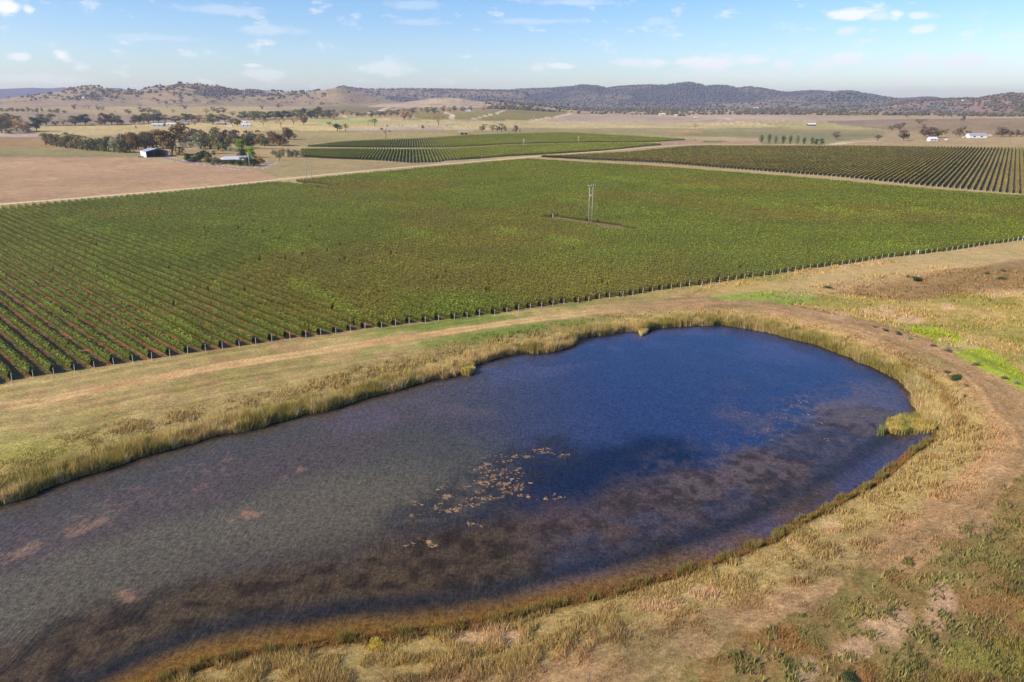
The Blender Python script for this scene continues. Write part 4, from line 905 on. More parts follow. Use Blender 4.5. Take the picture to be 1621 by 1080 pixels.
CLUSTERS = [
 ('dark_windbreak', 'bushy gum tree in the dense windbreak left of the white shed', 'gumbush', [(73,229,18,18,'olive'),(81,230,19,18,'brown'),(89,232,21,18,'olive'),(97,233,21,18,'brown'),(104,234,25,20,'olive'),(112,235,22,18,'olive'),(121,235,22,18,'brown'),(130,237,23,18,'olive'),(138,238,23,18,'olive'),(147,238,20,16,'brown'),(156,239,20,18,'dark'),(165,240,21,18,'olive'),(172,240,26,14,'olive'),(181,241,21,16,'grey'),(190,242,22,18,'olive'),(198,242,22,16,'olive'),(206,242,23,16,'brown')]),
 ('big', 'tall brown gum tree standing behind the white shed', 'gumbush', [(190,233,23,20,'plum'),(203,233,25,22,'brown'),(216,237,30,24,'brown'),(230,236,30,24,'brown'),(243,235,32,26,'brown'),(256,234,28,22,'brown')]),
 ('hero', 'largest spreading gum with dark trunk right of the white shed', 'gum', [(272,245,43,36,'brown')]),
 ('mid', 'gum tree in the mixed grove behind the farmhouse garden', 'gumbush', [(289,222,14,16,'olive'),(300,230,28,20,'plum'),(311,228,24,20,'olive'),(318,236,24,22,'grey'),(326,226,22,18,'brown'),(333,236,24,22,'olive'),(340,226,24,16,'olive'),(346,238,25,20,'olive'),(352,226,22,16,'brown'),(358,238,24,20,'olive'),(364,224,18,16,'grey'),(372,228,22,18,'plum'),(380,234,24,20,'plum'),(388,228,22,16,'brown'),(396,236,24,18,'olive'),(400,226,20,16,'grey')]),
 ('yellow', 'golden yellow tree in the farmhouse grove', 'bush', [(293,224,9,12,'gold')]),
 ('silver', 'round silvery shrub between the big gum and the farmhouse', 'bush', [(289,234,9,12,'silver'),(302,233,9,12,'silver'),(309,228,12,12,'dark')]),
 ('olivebush', 'small olive bush behind the farmhouse roof', 'bush', [(352,240,6,8,'gold'),(364,240,9,10,'silver'),(375,240,9,10,'silver'),(339,247,9,7,'dark'),(280,245,4,8,'olive'),(288,243,4,8,'plum')]),
 ('garden', 'dark green garden bush left of the farmhouse', 'bush', [(299,256,15,12,'dark'),(308,257,12,16,'dark'),(317,255,18,16,'dark'),(327,252,18,14,'olive'),(331,258,10,14,'olive'),(345,260,12,18,'olive'),(337,261,7,10,'olive')]),
 ('gardenr', 'dense dark tree crowding the right end of the farmhouse', 'bush', [(370,261,8,14,'dark'),(380,262,12,16,'dark'),(386,252,18,14,'dark'),(392,263,16,18,'dark'),(402,263,17,16,'dark')]),
 ('limegarden', 'bright lime green tree above the farmhouse garden', 'bush', [(395,250,18,16,'lime'),(383,236,16,18,'lime')]),
 ('rustgarden', 'rusty brown shrub at the right end of the farmhouse garden', 'bush', [(411,259,13,14,'rust')]),
 ('rightgrp', 'brown gum tree in the trio right of the farmhouse grove', 'gumbush', [(414,230,25,20,'brown'),(419,231,14,16,'olive'),(442,231,25,24,'brown'),(432,228,20,14,'plum'),(457,221,21,18,'brown')]),
 ('lonegreen', 'small green tree below the grey hedge by the small vineyard', 'round', [(442.6,254.7,10,9,'dark')]),
 ('hedge', 'upright grey green tree in the hedge ending the small vineyard', 'bush', [(432,246,11,8,'grey'),(437,247,11,8,'olive'),(443,248,12,8,'grey'),(449,248,13,8,'olive'),(456,249,13,9,'grey'),(463,249,13,9,'olive'),(470,249.5,13,9,'grey'),(477,249.5,12,8,'grey')]),
 ('leftedge', 'pale spreading gum at the left edge beyond the brown paddock', 'gum', [(3,211,26,24,'olive'),(10,206,22,20,'brown'),(22,199,17,22,'olive'),(27,208,18,20,'tan'),(38,209,16,18,'tan'),(15,212,8,14,'grey'),(45,210,10,8,'plum'),(58,208,20,15,'dark')]),
 ('line1', 'gum tree in the spaced line above the cream paddock at left', 'gum', [(73,199,17,18,'olive'),(88,199,7,9,'dark'),(67,198.5,4,4,'dark'),(100,198,10,11,'tan'),(119,199,14,17,'olive'),(136,198,15,15,'dark'),(147,199,4,6,'plum'),(160,198.5,10,12,'plum'),(167,198,18,15,'brown'),(177,197.5,17,13,'olive'),(186,198,14,14,'olive'),(193,198.5,5,6,'dark')]),
 ('windb2', 'tree in the long far windbreak at the left edge', 'bush', [(3,177,7,12,'olive'),(12,177,7,12,'olive'),(20,177,8,12,'brown'),(28,177,8,12,'olive'),(36,177,8,12,'olive'),(44,177,8,12,'olive'),(51,177.5,6,7,'plum'),(60,178,7,12,'olive'),(67,177,8,6,'olive'),(79,178,8,11,'olive'),(86,178.5,5,7,'olive'),(93,179,7,10,'olive'),(101,179,4,8,'dark')]),
 ('scat1', 'small dark tree scattered on the left plain below the bald hill', 'gum', [(118,174,9,8,'plum'),(134,172,5,5,'plum'),(141,173,6,6,'plum'),(153,172,8,4,'plum'),(156,175,7,8,'plum'),(163,176,8,6,'grey'),(183,179,4,3,'plum'),(199,178,4,4,'dark'),(194,163,4,5,'plum'),(204,181,7,9,'plum'),(222,170,6,6,'plum'),(225,180,9,10,'plum'),(236,180,9,10,'brown'),(244,181,7,9,'plum'),(250,180,6,7,'olive'),(25,163,4,6,'plum'),(39,162,3,5,'plum'),(65,162,3,5,'plum'),(72,159,3,5,'plum'),(2,166,4,5,'plum'),(14,159,3,4,'plum'),(55,158,3,4,'plum'),(30,158,3,3,'plum'),(133,160,4,5,'plum'),(139,160,4,4,'plum'),(145,160.5,3,4,'plum'),(151,159.5,3,5,'plum')]),
 ('scat2', 'gum tree dotted across the plain under the round bald hill', 'gum', [(216,156,3,4,'plum'),(224,157,3,4,'plum'),(240,161,5,8,'plum'),(250,162,6,9,'plum'),(252,166,5,7,'plum'),(263,166,7,8,'plum'),(265,172,5,4,'grey'),(277,164,6,8,'plum'),(287,163,6,8,'plum'),(285,170,7,5,'grey'),(293,174,8,9,'plum'),(274,179,6,6,'tan'),(310,162,6,7,'dark'),(316,162,4,5,'plum'),(337,164,6,8,'plum'),(342,162,3,8,'plum'),(347,157,4,5,'plum'),(357,162,5,6,'plum'),(364,162,4,4,'grey'),(370,158,6,4,'plum'),(383,163,5,4,'plum'),(395,164,4,6,'plum'),(327,180,9,10,'tan'),(338,178,9,8,'olive'),(346,181,9,9,'plum'),(354,180,9,9,'plum'),(369,184,7,9,'grey'),(332,163,3,6,'dark'),(323,163,2,5,'dark')]),
 ('band1', 'gum tree in the belt hiding the distant farm buildings at left', 'gum', [(213,197,13,10,'brown'),(220,196,12,12,'brown'),(228,195,14,12,'olive'),(235,196,15,14,'olive'),(243,194,13,12,'olive'),(252,195,14,12,'dark'),(262,194,11,10,'plum'),(277,194,10,14,'brown'),(288,190,8,10,'grey'),(294,193,12,12,'olive'),(303,192,11,12,'brown'),(308,198,7,10,'grey'),(315,194,11,12,'plum'),(322,195,10,10,'tan'),(330,192,9,10,'olive'),(338,197,16,16,'olive'),(347,190,9,10,'tan'),(356,192,10,13,'plum'),(366,197,9,13,'olive'),(376,200,11,12,'brown'),(383,190,12,12,'olive'),(393,189,12,12,'grey')]),
 ('band2', 'gum tree in the long belt across the middle plain', 'gum', [(403,192,15,12,'olive'),(411,190,12,12,'grey'),(420,190,12,12,'olive'),(428,188,11,12,'dark'),(437,189,12,12,'olive'),(446,189,12,12,'dark'),(455,189,12,12,'olive'),(463,188,12,10,'olive'),(471,187,13,12,'grey'),(478,186,13,12,'olive'),(481,198,15,12,'brown'),(493,188,12,13,'dark'),(503,186,15,12,'olive'),(512,188,12,12,'olive'),(522,189,14,12,'olive'),(528,188,10,8,'tan'),(533,186,8,8,'plum'),(543,182,7,7,'olive'),(549,184,5,7,'tan'),(556,184,7,8,'olive'),(565,184.5,6,10,'olive'),(575,184.5,5,10,'olive'),(588,187,10,8,'dark'),(595,184,8,9,'grey')]),
 ('light', 'pale thin gum standing in front of the middle belt', 'open', [(417,200,9,8,'olive'),(422,195,6,8,'dark'),(445,202,14,14,'tan'),(465,198,12,14,'tan'),(583,199,11,7,'tan')]),
 ('field', 'tree standing alone in the pale field above the small vineyard', 'round', [(522,200,7,9,'olive'),(534,208,12,12,'dark'),(538,208.5,9,9,'dark'),(547,208,12,9,'brown'),(593,199,11,11,'olive')]),
 ('plain2', 'small tree dotting the plain under the smooth brown hill', 'gum', [(415,174,7,7,'plum'),(441,172,8,8,'plum'),(446,171,6,5,'plum'),(403,161,3,4,'plum'),(418,164,5,7,'plum'),(438,164,4,5,'plum'),(446,164,4,5,'plum'),(454,165,5,7,'plum'),(463,164,4,5,'plum'),(485,165,5,6,'plum'),(491,166,6,6,'plum'),(495,164,4,5,'plum'),(510,167,6,9,'dark'),(519,167,5,7,'plum'),(525,167,4,6,'plum'),(533,166,4,5,'plum'),(502,158,3,4,'plum'),(485,151,3,5,'dark'),(559,164,5,6,'plum'),(566,163.5,5,4,'plum'),(572,163.5,5,5,'plum'),(590,163,3,5,'dark'),(598,161.5,4,5,'dark'),(569,153,3,3,'dark'),(577,152,3,3,'dark')]),
 ('band3', 'gum tree in the row beside the olive vineyard slope', 'gum', [(602,184,7,9,'olive'),(609,184,8,10,'plum'),(619,185,10,10,'olive'),(629,184,9,10,'plum'),(640,190,13,11,'tan'),(649,190,12,9,'tan'),(643,181,8,9,'plum'),(654,181,10,11,'plum'),(667,178,7,6,'olive'),(677,180,10,11,'olive'),(688,180,9,11,'dark'),(702,178,10,9,'plum'),(712,177,8,9,'tan'),(720,177,9,8,'dark'),(733,177,9,9,'plum'),(745,176,8,7,'plum'),(765,175,8,10,'tan'),(798,175,8,8,'plum'),(806,173,5,6,'plum')]),
 ('lonetan', 'pale tan gum standing alone in the cream field at centre', 'open', [(694,198,15,20,'tan')]),
 ('smalls', 'tiny bush dotting the cream field near the open shed', 'bush', [(632,200,4,4,'grey'),(637,200,3,4,'rust'),(663,201.5,3,4,'olive'),(669.5,204,7,5,'dark'),(679,201.5,4,4,'tan'),(707.5,202,4,5,'dark'),(712,202,2,3,'dark'),(741,202.5,2,5,'dark'),(522,201,1.5,2,'dark')]),
 ('vinetop', 'dark gum tree at the top edge of the small vineyard', 'gum', [(763,208.3,9,9,'plum'),(766,208,12,9,'brown'),(780,208.5,11,10,'olive'),(787,209,10,9,'plum'),(794,209,15,11,'olive'),(800,209,8,6,'olive'),(816,211,13,11,'plum'),(823,211,7,3,'plum')]),
 ('dead', 'half dead tree with bare trunk above the small vineyard', 'dead', [(610.5,219.3,18,15,'plum')]),
 ('poplars', 'slim dark poplar in the row beyond the right-hand vineyard', 'poplar', [(1205,226.3,13,4.6,'dark'),(1217,227,15,5,'dark'),(1227.5,227,12.5,4.6,'olive'),(1239.5,227.5,13.5,5.4,'dark'),(1250.6,228,14,4.6,'dark'),(1261.5,228.8,15,4.8,'olive'),(1272.5,228.8,11.8,4.6,'dark'),(1285,228.8,12.5,4.6,'dark')]),
 ('roundbush', 'big round dark green tree at the right end of the poplars', 'bush', [(1293,229.5,10,9,'dark'),(1299,229.5,10.5,9,'dark')]),
 ('lone1', 'lone thin-trunked tree right of the poplars', 'gum', [(1323.5,220.5,11,11,'plum')]),
 ('lone2', 'lone dark conical tree near the right vineyard top', 'round', [(1389,223.8,10.5,9.5,'dark')]),
 ('lone3', 'pale lone tree in the middle of the cream plain', 'open', [(1100,204,9,12,'tan')]),
 ('pair', 'tiny tree beside the reedy soak below the pale plain', 'round', [(1093,224,3.5,3.6,'plum'),(1100,224,4.2,4,'dark')]),
 ('rightgums', 'drooping brown gum near the white sheds at right', 'gum', [(1411,206,8,11,'plum'),(1424,206,11,11,'plum'),(1430,222.5,15,13,'plum'),(1455,196,7,10,'plum'),(1466,192.5,4,3,'dark'),(1461,205,8,9,'plum'),(1464,217,14,14,'plum'),(1471,218,15,14,'plum'),(1484,218,14,13,'olive'),(1496,214,9,8,'plum'),(1513,215,10,9,'plum'),(1519,217,16,10,'plum'),(1533,214,7,7,'dark'),(1524,193,9,6,'dark'),(1585,217,15,15,'plum'),(1580,216,9,8,'olive'),(1599,216.5,10,10,'plum'),(1609,216.5,11,10,'plum'),(1618,216.5,8,7,'plum')]),
 ('farmr', 'tree around the white-roofed homestead far right of centre', 'bush', [(1005.5,181.5,5,4,'plum'),(1020,182.3,5,6,'dark'),(1029,182.5,4,7,'olive'),(1034,181.5,4,5,'tan'),(1039,183.3,5,8,'plum'),(1047,181,6,8,'gold'),(1055,182,8,8,'lime'),(1060,183,8,6,'lime'),(1068,181,3,6,'olive'),(1080,182,4,4,'dark'),(1094,182.5,4,5,'plum'),(1100,182,4,5,'gold'),(1119,182,3.5,5,'dark'),(1123,182,3.5,4,'olive'),(1129,182,3,5,'olive'),(1140,182.3,4.5,6,'dark'),(1148,182.3,4,6,'dark'),(1165,182,3.5,6,'olive'),(1171,182,3.2,5,'olive'),(1183,181.5,2,3,'dark')]),
 ('midline', 'tiny tree along the far edge of the green-brown vineyards', 'round', [(818,173,5,5,'olive'),(829.6,173.8,3,3,'dark'),(842,173.5,2.5,3,'dark'),(849,174,3,3.5,'dark'),(853,174,3,3,'dark'),(866,173.5,3,4,'plum'),(876,174,2,3,'olive'),(901.7,175,2.5,3,'dark'),(908.4,176,2.5,3,'dark'),(926.4,178,3.5,4,'dark'),(931,178,2.8,3,'olive'),(935.5,178.6,3.4,4,'dark'),(939,178.2,2,3,'olive'),(951.6,178.2,2,3,'dark'),(956.5,179,3,3.5,'dark'),(975,180,3,4,'plum'),(983,179,2,3,'plum')]),
 ('belt', 'tree standing out of the far woodland belt at right', 'round', [(1435,186.5,6,8,'olive'),(1493,186,6,7,'olive'),(1501,186,5,5,'olive'),(1506,186,7,8,'olive'),(1551,187,6,6,'plum'),(1557,185,6,5,'plum'),(1449,184,5,6,'plum'),(1380,183,4,5,'olive'),(1345,181,4,5,'plum')]),
]
GROUPS = {}
for nm, lab, form, lst in CLUSTERS:
    o = sorted(range(len(lst)), key=lambda i: lst[i][0]); n = len(lst)
    for rank, i in enumerate(o):
        px, py, hp, wp, leaf = lst[i]
        if n == 1: lb = lab; g = None
        else: lb = f'{lab}, {ordw(rank)}' + ('' if rank == 0 else ' from the left'); g = lab + 's' if False else 'trees: ' + lab
        if n > 1: g = {'a':''}.get('z', lab.replace('tree', 'trees', 1) if 'tree' in lab else lab + ' group')
        cat = 'shrub' if form == 'bush' and 'tree' not in lab and 'conifer' not in lab else 'tree'
        plant_tree(px, py, hp, wp, form, leaf, lb, cat, g)
# orchard line on the skyline of the olive slope
ol = [(614 + i * 3.75, 163.5 + i * .115) for i in range(40)]
for i, (a, b) in enumerate(ol):
    plant_tree(a, b + 1.4, 2.6, 3.4, 'round', 'dark', 'tiny dark orchard tree in the dotted line along the olive slope', 'tree', 'orchard trees dotted along the far olive slope')
# trees on bald hills
hill_pts = []
rs = random.Random(5)
SK = dict((r[0], r[4]) for r in RANGES)
def on_ridge(nm, px, back=0):
    i = KIND.index(nm) - 1; d = RANGES[i][1] - back; a, b, c = ray(px, 150); g = hypot(a, b); return a / g * d, b / g * d
HT = []
for px in [108,113,118,124,130,136,141,147,152,158,164,170,180,205,215,232,238,247,252,287,300,318,330,338,345,352,360,366,372,384,392,404,411,428,434,440,447,455,465,468,480,484,492,500,507]:
    x, y = on_ridge('bald', px, rs.uniform(0, 60)); HT.append((x, y, rs.uniform(5, 12)))
cnt = 0
for t in range(9000):
    if cnt >= 620: break
    px = rs.uniform(10, 570); py = rs.uniform(134, 160)
    dens = .9 * math.exp(-((px - 340) / 75) ** 2 - ((py - 144) / 9) ** 2) + .6 * math.exp(-((px - 150) / 50) ** 2 - ((py - 148) / 8) ** 2) + .6 * math.exp(-((px - 430) / 60) ** 2 - ((py - 148) / 5) ** 2) + .1
    if px > 515: dens *= .2
    if rs.random() > dens: continue
    q = P(px, py)
    if q is None or q[2] < 3000 or q[2] > 4100: continue
    if fbm(np.array([q[0]]), np.array([q[1]]), 150, 500, 2)[0] < .42 and rs.random() < .7: continue
    cnt += 1; HT.append((q[0], q[1], rs.uniform(4, 9.5)))
for (px, py) in [(692,159),(700,158.8),(734,163),(753,164),(757,165),(765,166),(771,165),(779,165),(812,166),(820,168),(1530,168),(1548,170),(1558,168),(1570,169),(1602,163),(1610,162),(1607,164),(1500,162),(1504,163),(1533,158),(1575,158),(1582,157),(1590,156),(1598,156),(1604,157),(1480,166),(1500,168)]:
    plant_tree(px, py, rs.uniform(2.4, 4), rs.uniform(3, 6), 'gum', 'plum', 'small dark tree on the pale knoll or the reddish right hill', 'tree', 'trees on the pale knoll and reddish right hill')
HT_PENDING = True
# far woodland (a mass nobody could count)
def blobs(name, pts, rad, cols, label, sub=1):
    t = (1 + 5 ** .5) / 2
    iv = np.array([(-1,t,0),(1,t,0),(-1,-t,0),(1,-t,0),(0,-1,t),(0,1,t),(0,-1,-t),(0,1,-t),(t,0,-1),(t,0,1),(-t,0,-1),(-t,0,1)], float); iv /= np.linalg.norm(iv[0])
    fi = np.array([(0,11,5),(0,5,1),(0,1,7),(0,7,10),(0,10,11),(1,5,9),(5,11,4),(11,10,2),(10,7,6),(7,1,8),(3,9,4),(3,4,2),(3,2,6),(3,6,8),(3,8,9),(4,9,5),(2,4,11),(6,2,10),(8,6,7),(9,8,1)])
    n = len(pts); V = iv[None] * RNG.uniform(.65, 1.25, (n, 12, 1)) * rad[:, None, None] * np.array([1, 1, .8]) + pts[:, None]
    Fc = (fi[None] + 12 * np.arange(n)[:, None, None]).reshape(-1)
    C_ = np.repeat(cols, 12, 0) * RNG.uniform(.8, 1.2, (n * 12, 1))
    return link(name, mesh_np(name, V.reshape(-1, 3), Fc, 3, mat_vcol(name + '_leaves', detail=((.3, .25),)), C_), kind='stuff', label=label, category='woodland')
ht = np.array(HT); hp_ = []; hr_ = []
for x_, y_, r_ in HT:
    for q_ in range(rs.randint(2, 4)): hp_.append((x_ + rs.gauss(0, r_ * .55), y_ + rs.gauss(0, r_ * .55), 0)); hr_.append(r_ * rs.uniform(.4, .75))
hp_ = np.array(hp_); hr_ = np.array(hr_); hp_[:, 2] = ground_z(hp_[:, 0], hp_[:, 1]) + hr_ * .9
blobs('hill_trees', hp_, hr_, np.tile(lin((114,102,90)), (len(hr_), 1)), 'hundreds of tiny dark trees dotting the bald left hills')
n = 90000; az = RNG.uniform(-.5, .72, n); rr = RNG.uniform(3200, 7200, n); x, y = rr * np.sin(az), rr * np.cos(az)
z, k = terrain(x, y, True); pr = np.zeros(n); f1 = fbm(x, y, 420, 83, 4); f2 = fbm(x, y, 700, 87, 4)
for i, nm in enumerate(KIND):
    q = {'wood': .9 * (f1 < .52) + .25, 'dark': .95 * (f2 < .62) + .3, 'mixed': .8 * (f1 < .53) + .15, 'foot': .75 * (f1 < .53) + .12, 'red': .03 + .3 * (f1 < .36)}.get(nm)
    if q is not None: pr = np.where(k == i, q, pr)
m = RNG.uniform(0, 1, n) < pr * np.clip(5200 / rr, .5, 1) * .8
x, y, z, rr, k = x[m], y[m], z[m], rr[m], k[m]
rad = RNG.uniform(4, 8.5, len(x)); t = RNG.uniform(0, 1, (len(x), 1)); cols = lin((92,92,92)) * t + lin((120,114,108)) * (1 - t)
cols = np.where((k == KIND.index('dark'))[:, None], cols * .8, cols)  # crowns darkened too, for the cloud shadow painted on this range
blobs('hill_forest', np.stack([x, y, z + rad * .55], 1), rad, cols, 'grey green bushland covering the far ranges')
n = 9000; px = RNG.uniform(770, 1700, n); x = []; 
az = np.arctan((px - W / 2) / F / 1.0); rr = RNG.uniform(2750, 4300, n); x, y = rr * np.sin(az), rr * np.cos(az); z, k = terrain(x, y, True)
f1 = fbm(x, y, 260, 400, 3) + .06 * sstep(1050, 1500, px); m = ((f1 > .5) | (RNG.uniform(0, 1, n) < .12)) & (RNG.uniform(0, 1, n) < .8)
x, y, z = x[m], y[m], z[m]; rad = RNG.uniform(3.5, 7.5, len(x)); t = RNG.uniform(0, 1, (len(x), 1)); cols = lin((74,72,50)) * t + lin((110,98,76)) * (1 - t)
blobs('woodland_belt', np.stack([x, y, z + rad * .6], 1), rad, cols, 'belt of scrubby grey woodland along the far edge of the plain')

# shrubs near the dam: each its own thing
SHR = [(1512,600,10,22,'dark','grey green saltbush clump on the inner slope at the right end of the dam'),(1500,590,6,14,'dark','small dark shrub just above the saltbush clump by the dam end'),(1528,612,6,14,'olive','low brown shrub right of the saltbush clump'),(1527,628,6,8,'dark','lone dark green tuft below the saltbush clump'),
 (1273,487,4,8,'dark','dark tuft at the left start of the dam wall weed line'),(1290,490,3.6,6,'dark','second dark tuft along the dam wall weed line'),(1303,493,4.5,8,'dark','third and darkest tuft along the dam wall weed line'),(1312,496,4,8,'grey','grey tuft ending the first weed line on the dam wall'),(1322,499,3.4,7,'dark','green tuft right of the grey one on the dam wall'),
 (1385,518,5,12,'plum','brown bush where the dam wall bends above the bright green strip'),(1402,524,6,14,'dark','dark bush touching the head of the bright green strip'),(1420,530,7,16,'dark','wide dark bush below the head of the bright green strip'),(1440,537,6,14,'grey','grey bush along the outer crest beside the green strip'),
 (1478,548,6,16,'plum','purple brown bush midway along the green strip'),(1500,556,7,18,'plum','larger purple brown bush midway along the green strip'),(1545,578,8,16,'plum','pale brown bush on the crest near the right edge'),(1590,600,8,18,'plum','brown bush on the crest close to the right edge'),(1610,608,8,16,'grey','grey brown bush on the crest at the right edge'),
 (1448,444,7,26,'dark','dark green shrub in the brown paddock left of centre'),(1436,439,5,14,'dark','smaller green shrub touching the left of the paddock shrub'),(1586,443,8,22,'dark','dark green shrub in the brown paddock near the right edge'),(1588,430,6,14,'dark','smaller shrub just above the paddock shrub near the right edge'),(1562,434,6,12,'dark','round shrub left of the paired paddock shrubs'),(1432,462,5,10,'grey','grey green shrub low in the brown paddock'),(1310,456,5,22,'dark','low dark shrub at the left tip of the brown paddock'),
 (1268,458,5,8,'silver','pale grey stumpy shrub beside the dam track'),(597,1024,11,24,'gold','green weed clump on the near bank'),(1344,1075,18,30,'dark','dark green clump at the bottom edge by the pink grass'),(1262,828,10,14,'olive','yellow green tussock leaning over the near waterline')]
for (px, py, hp, wp, leaf, lb) in SHR: plant_tree(px, py, hp, wp, 'bush', leaf, lb, 'shrub', None, 'shrub')

# ------------------------------------------------------------------ buildings, poles
MW = {n: mat_plain(n, c, r, v, s_, stretch=st) for n, c, r, v, s_, st in (
 ('white_sheet', (226,224,222), .6, .05, 2., (8,8,.5)), ('grey_roof', (160,160,170), .5, .1, 2., (.4,6,1)), ('pale_roof', (206,204,204), .5, .08, 2., (.4,6,1)), ('dark_inside', (48,46,58), .9, .2, 2., None),
 ('brick_wall', (150,112,92), .9, .15, 4., None), ('cream_wall', (206,190,160), .8, .1, 3., None), ('timber_post', (150,138,122), .9, .2, 5., None), ('window_glass', (50,58,70), .15, .05, 1., None),
 ('blue_sheet', (150,170,186), .6, .1, 2., (8,8,.5)), ('red_paint', (170,50,36), .4, .1, 2., None), ('tyre_rubber', (30,30,32), .9, .1, 2., None), ('pole_wood', (168,156,146), .9, .15, 6., (6,6,.6)), ('ceramic', (190,180,170), .4, .05, 2., None), ('car_white', (222,222,222), .35, .03, 2., None), ('violet_shade', (92,76,120), .7, .1, 2., None))}
def gable(root, w, l, eave, rise, wall, roof, oh=.5, front='wall', walls=True, t=.15):
    """gabled building, front gable at y=0 facing -y, centred on x"""
    if walls:
        b = MB(); b.box(-w/2, t, 0, -w/2 + t, l, eave); b.box(w/2 - t, t, 0, w/2, l, eave)
        b.add([(-w/2+t, l-t, 0),(w/2-t, l-t, 0),(w/2-t, l-t, eave),(0, l-t, eave+rise-.06),(-w/2+t, l-t, eave),(-w/2+t, l, 0),(w/2-t, l, 0),(w/2-t, l, eave),(0, l, eave+rise-.06),(-w/2+t, l, eave)], [(0,1,2,3,4),(9,8,7,6,5),(0,5,6,1),(1,6,7,2),(4,9,5,0),(2,7,8,3),(3,8,9,4)])
        if front == 'wall': b.add([(-w/2, 0, 0),(w/2, 0, 0),(w/2, 0, eave),(0, 0, eave+rise-.06),(-w/2, 0, eave),(-w/2, t, 0),(w/2, t, 0),(w/2, t, eave),(0, t, eave+rise-.06),(-w/2, t, eave)], [(4,3,2,1,0),(5,6,7,8,9),(1,6,5,0),(2,7,6,1),(0,5,9,4),(3,8,7,2),(4,9,8,3)])
        link('wall', b.mesh('wall', wall), root)
        if front != 'wall':
            b = MB(); b.add([(-w/2, 0, eave),(w/2, 0, eave),(0, 0, eave+rise-.06),(-w/2, .12, eave),(w/2, .12, eave),(0, .12, eave+rise-.06)], [(0,1,2)[::-1],(3,4,5),(0,3,4,1),(1,4,5,2),(2,5,3,0)]); link('gable_panel', b.mesh('gable_panel', MW['dark_inside']), root)  # gable coloured dark to paint in the shade of the front
            b = MB(); b.box(-w/2 + .3, l - .6, 0.02, w/2 - .3, l - .3, eave); link('inside_shade', b.mesh('inside_shade', MW['dark_inside']), root)  # dark sheet added to stand for the shade inside the open shed
            for xx in (-w/2 + t + .05, -w/6, w/6, w/2 - t - .25): b = MB(); b.box(xx, .2, 0, xx + .2, .4, eave); link('post', b.mesh('post', MW['timber_post']), root)
    r = MB(); z0 = eave - .1; s_ = rise / (w / 2) * oh
    for sg in (-1, 1):
        xs = sg * (w/2 + oh); vs = [(0, -oh, eave+rise),(0, l+oh, eave+rise),(xs, l+oh, eave - s_),(xs, -oh, eave - s_)]; r.add(vs + [(a, b_, c - .12) for a, b_, c in vs], [(0,1,2,3)[::sg],(4,5,6,7)[::-sg],(0,3,7,4)[::sg],(1,5,6,2)[::sg],(2,6,7,3)[::sg]])
    link('roof', r.mesh('roof', roof), root)
# big white shed
q = P(232, 249.6); A_ = radians(39)
shed = thing('farm_shed', 'open-fronted white farm shed with grey gable roof at the end of the windbreak', 'shed', (q[0] + 9.5 * cos(A_) - 0, q[1] + 9.5 * sin(A_), gz(q[0], q[1]) - .1), A_)
gable(shed, 19, 22, 5.4, 2.2, MW['white_sheet'], MW['grey_roof'], front='open')
# pen beside it
q = P(263, 246.5); pen = thing('lean_to', 'small pale lean-to on posts right of the white shed', 'shelter', (q[0], q[1], gz(q[0], q[1])), .5)
link('roof', MB().add([(-4,-3,3.2),(4,-3,3.0),(4,4,3.9),(-4,4,4.1),(-4,-3,3.08),(4,-3,2.88),(4,4,3.78),(-4,4,3.98)], [(0,1,2,3),(7,6,5,4),(0,4,5,1),(1,5,6,2),(2,6,7,3),(3,7,4,0)]).mesh('roof', MW['timber_post']), pen)
for xx, y_ in ((-3.8,-2.8),(0,-2.8),(3.8,-2.8),(-3.8,3.6),(3.8,3.6)): link('post', MB().box(xx-.12, y_-.12, 0, xx+.12, y_+.12, 3.1).mesh('post', MW['timber_post']), pen)
# ute next to the shed
q = P(223, 249.3); ute = thing('parked_vehicle', 'white and red farm ute parked against the white shed wall', 'ute', (q[0], q[1], gz(q[0], q[1])), .5)
link('body', MB().box(-2.4,-.85,.45,2.4,.85,.95).mesh('body', MW['red_paint']), ute)
link('cab', MB().add([(-.6,-.8,.95),(1.2,-.8,.95),(1.2,.8,.95),(-.6,.8,.95),(-.4,-.7,1.6),(.7,-.7,1.6),(.7,.7,1.6),(-.4,.7,1.6)], [(4,5,6,7),(0,1,5,4),(1,2,6,5),(2,3,7,6),(3,0,4,7)]).mesh('cab', MW['car_white']), ute)
link('tray', MB().box(-2.4,-.9,.96,-.7,.9,1.25).mesh('tray', MW['car_white']), ute)
for xx in (-1.5, 1.5):
    for y_ in (-.8, .8): link('wheel', MB().tube([(xx, y_-.12, .36),(xx, y_+.12, .36)], [.36,.36], 12).mesh('wheel', MW['tyre_rubber']), ute)
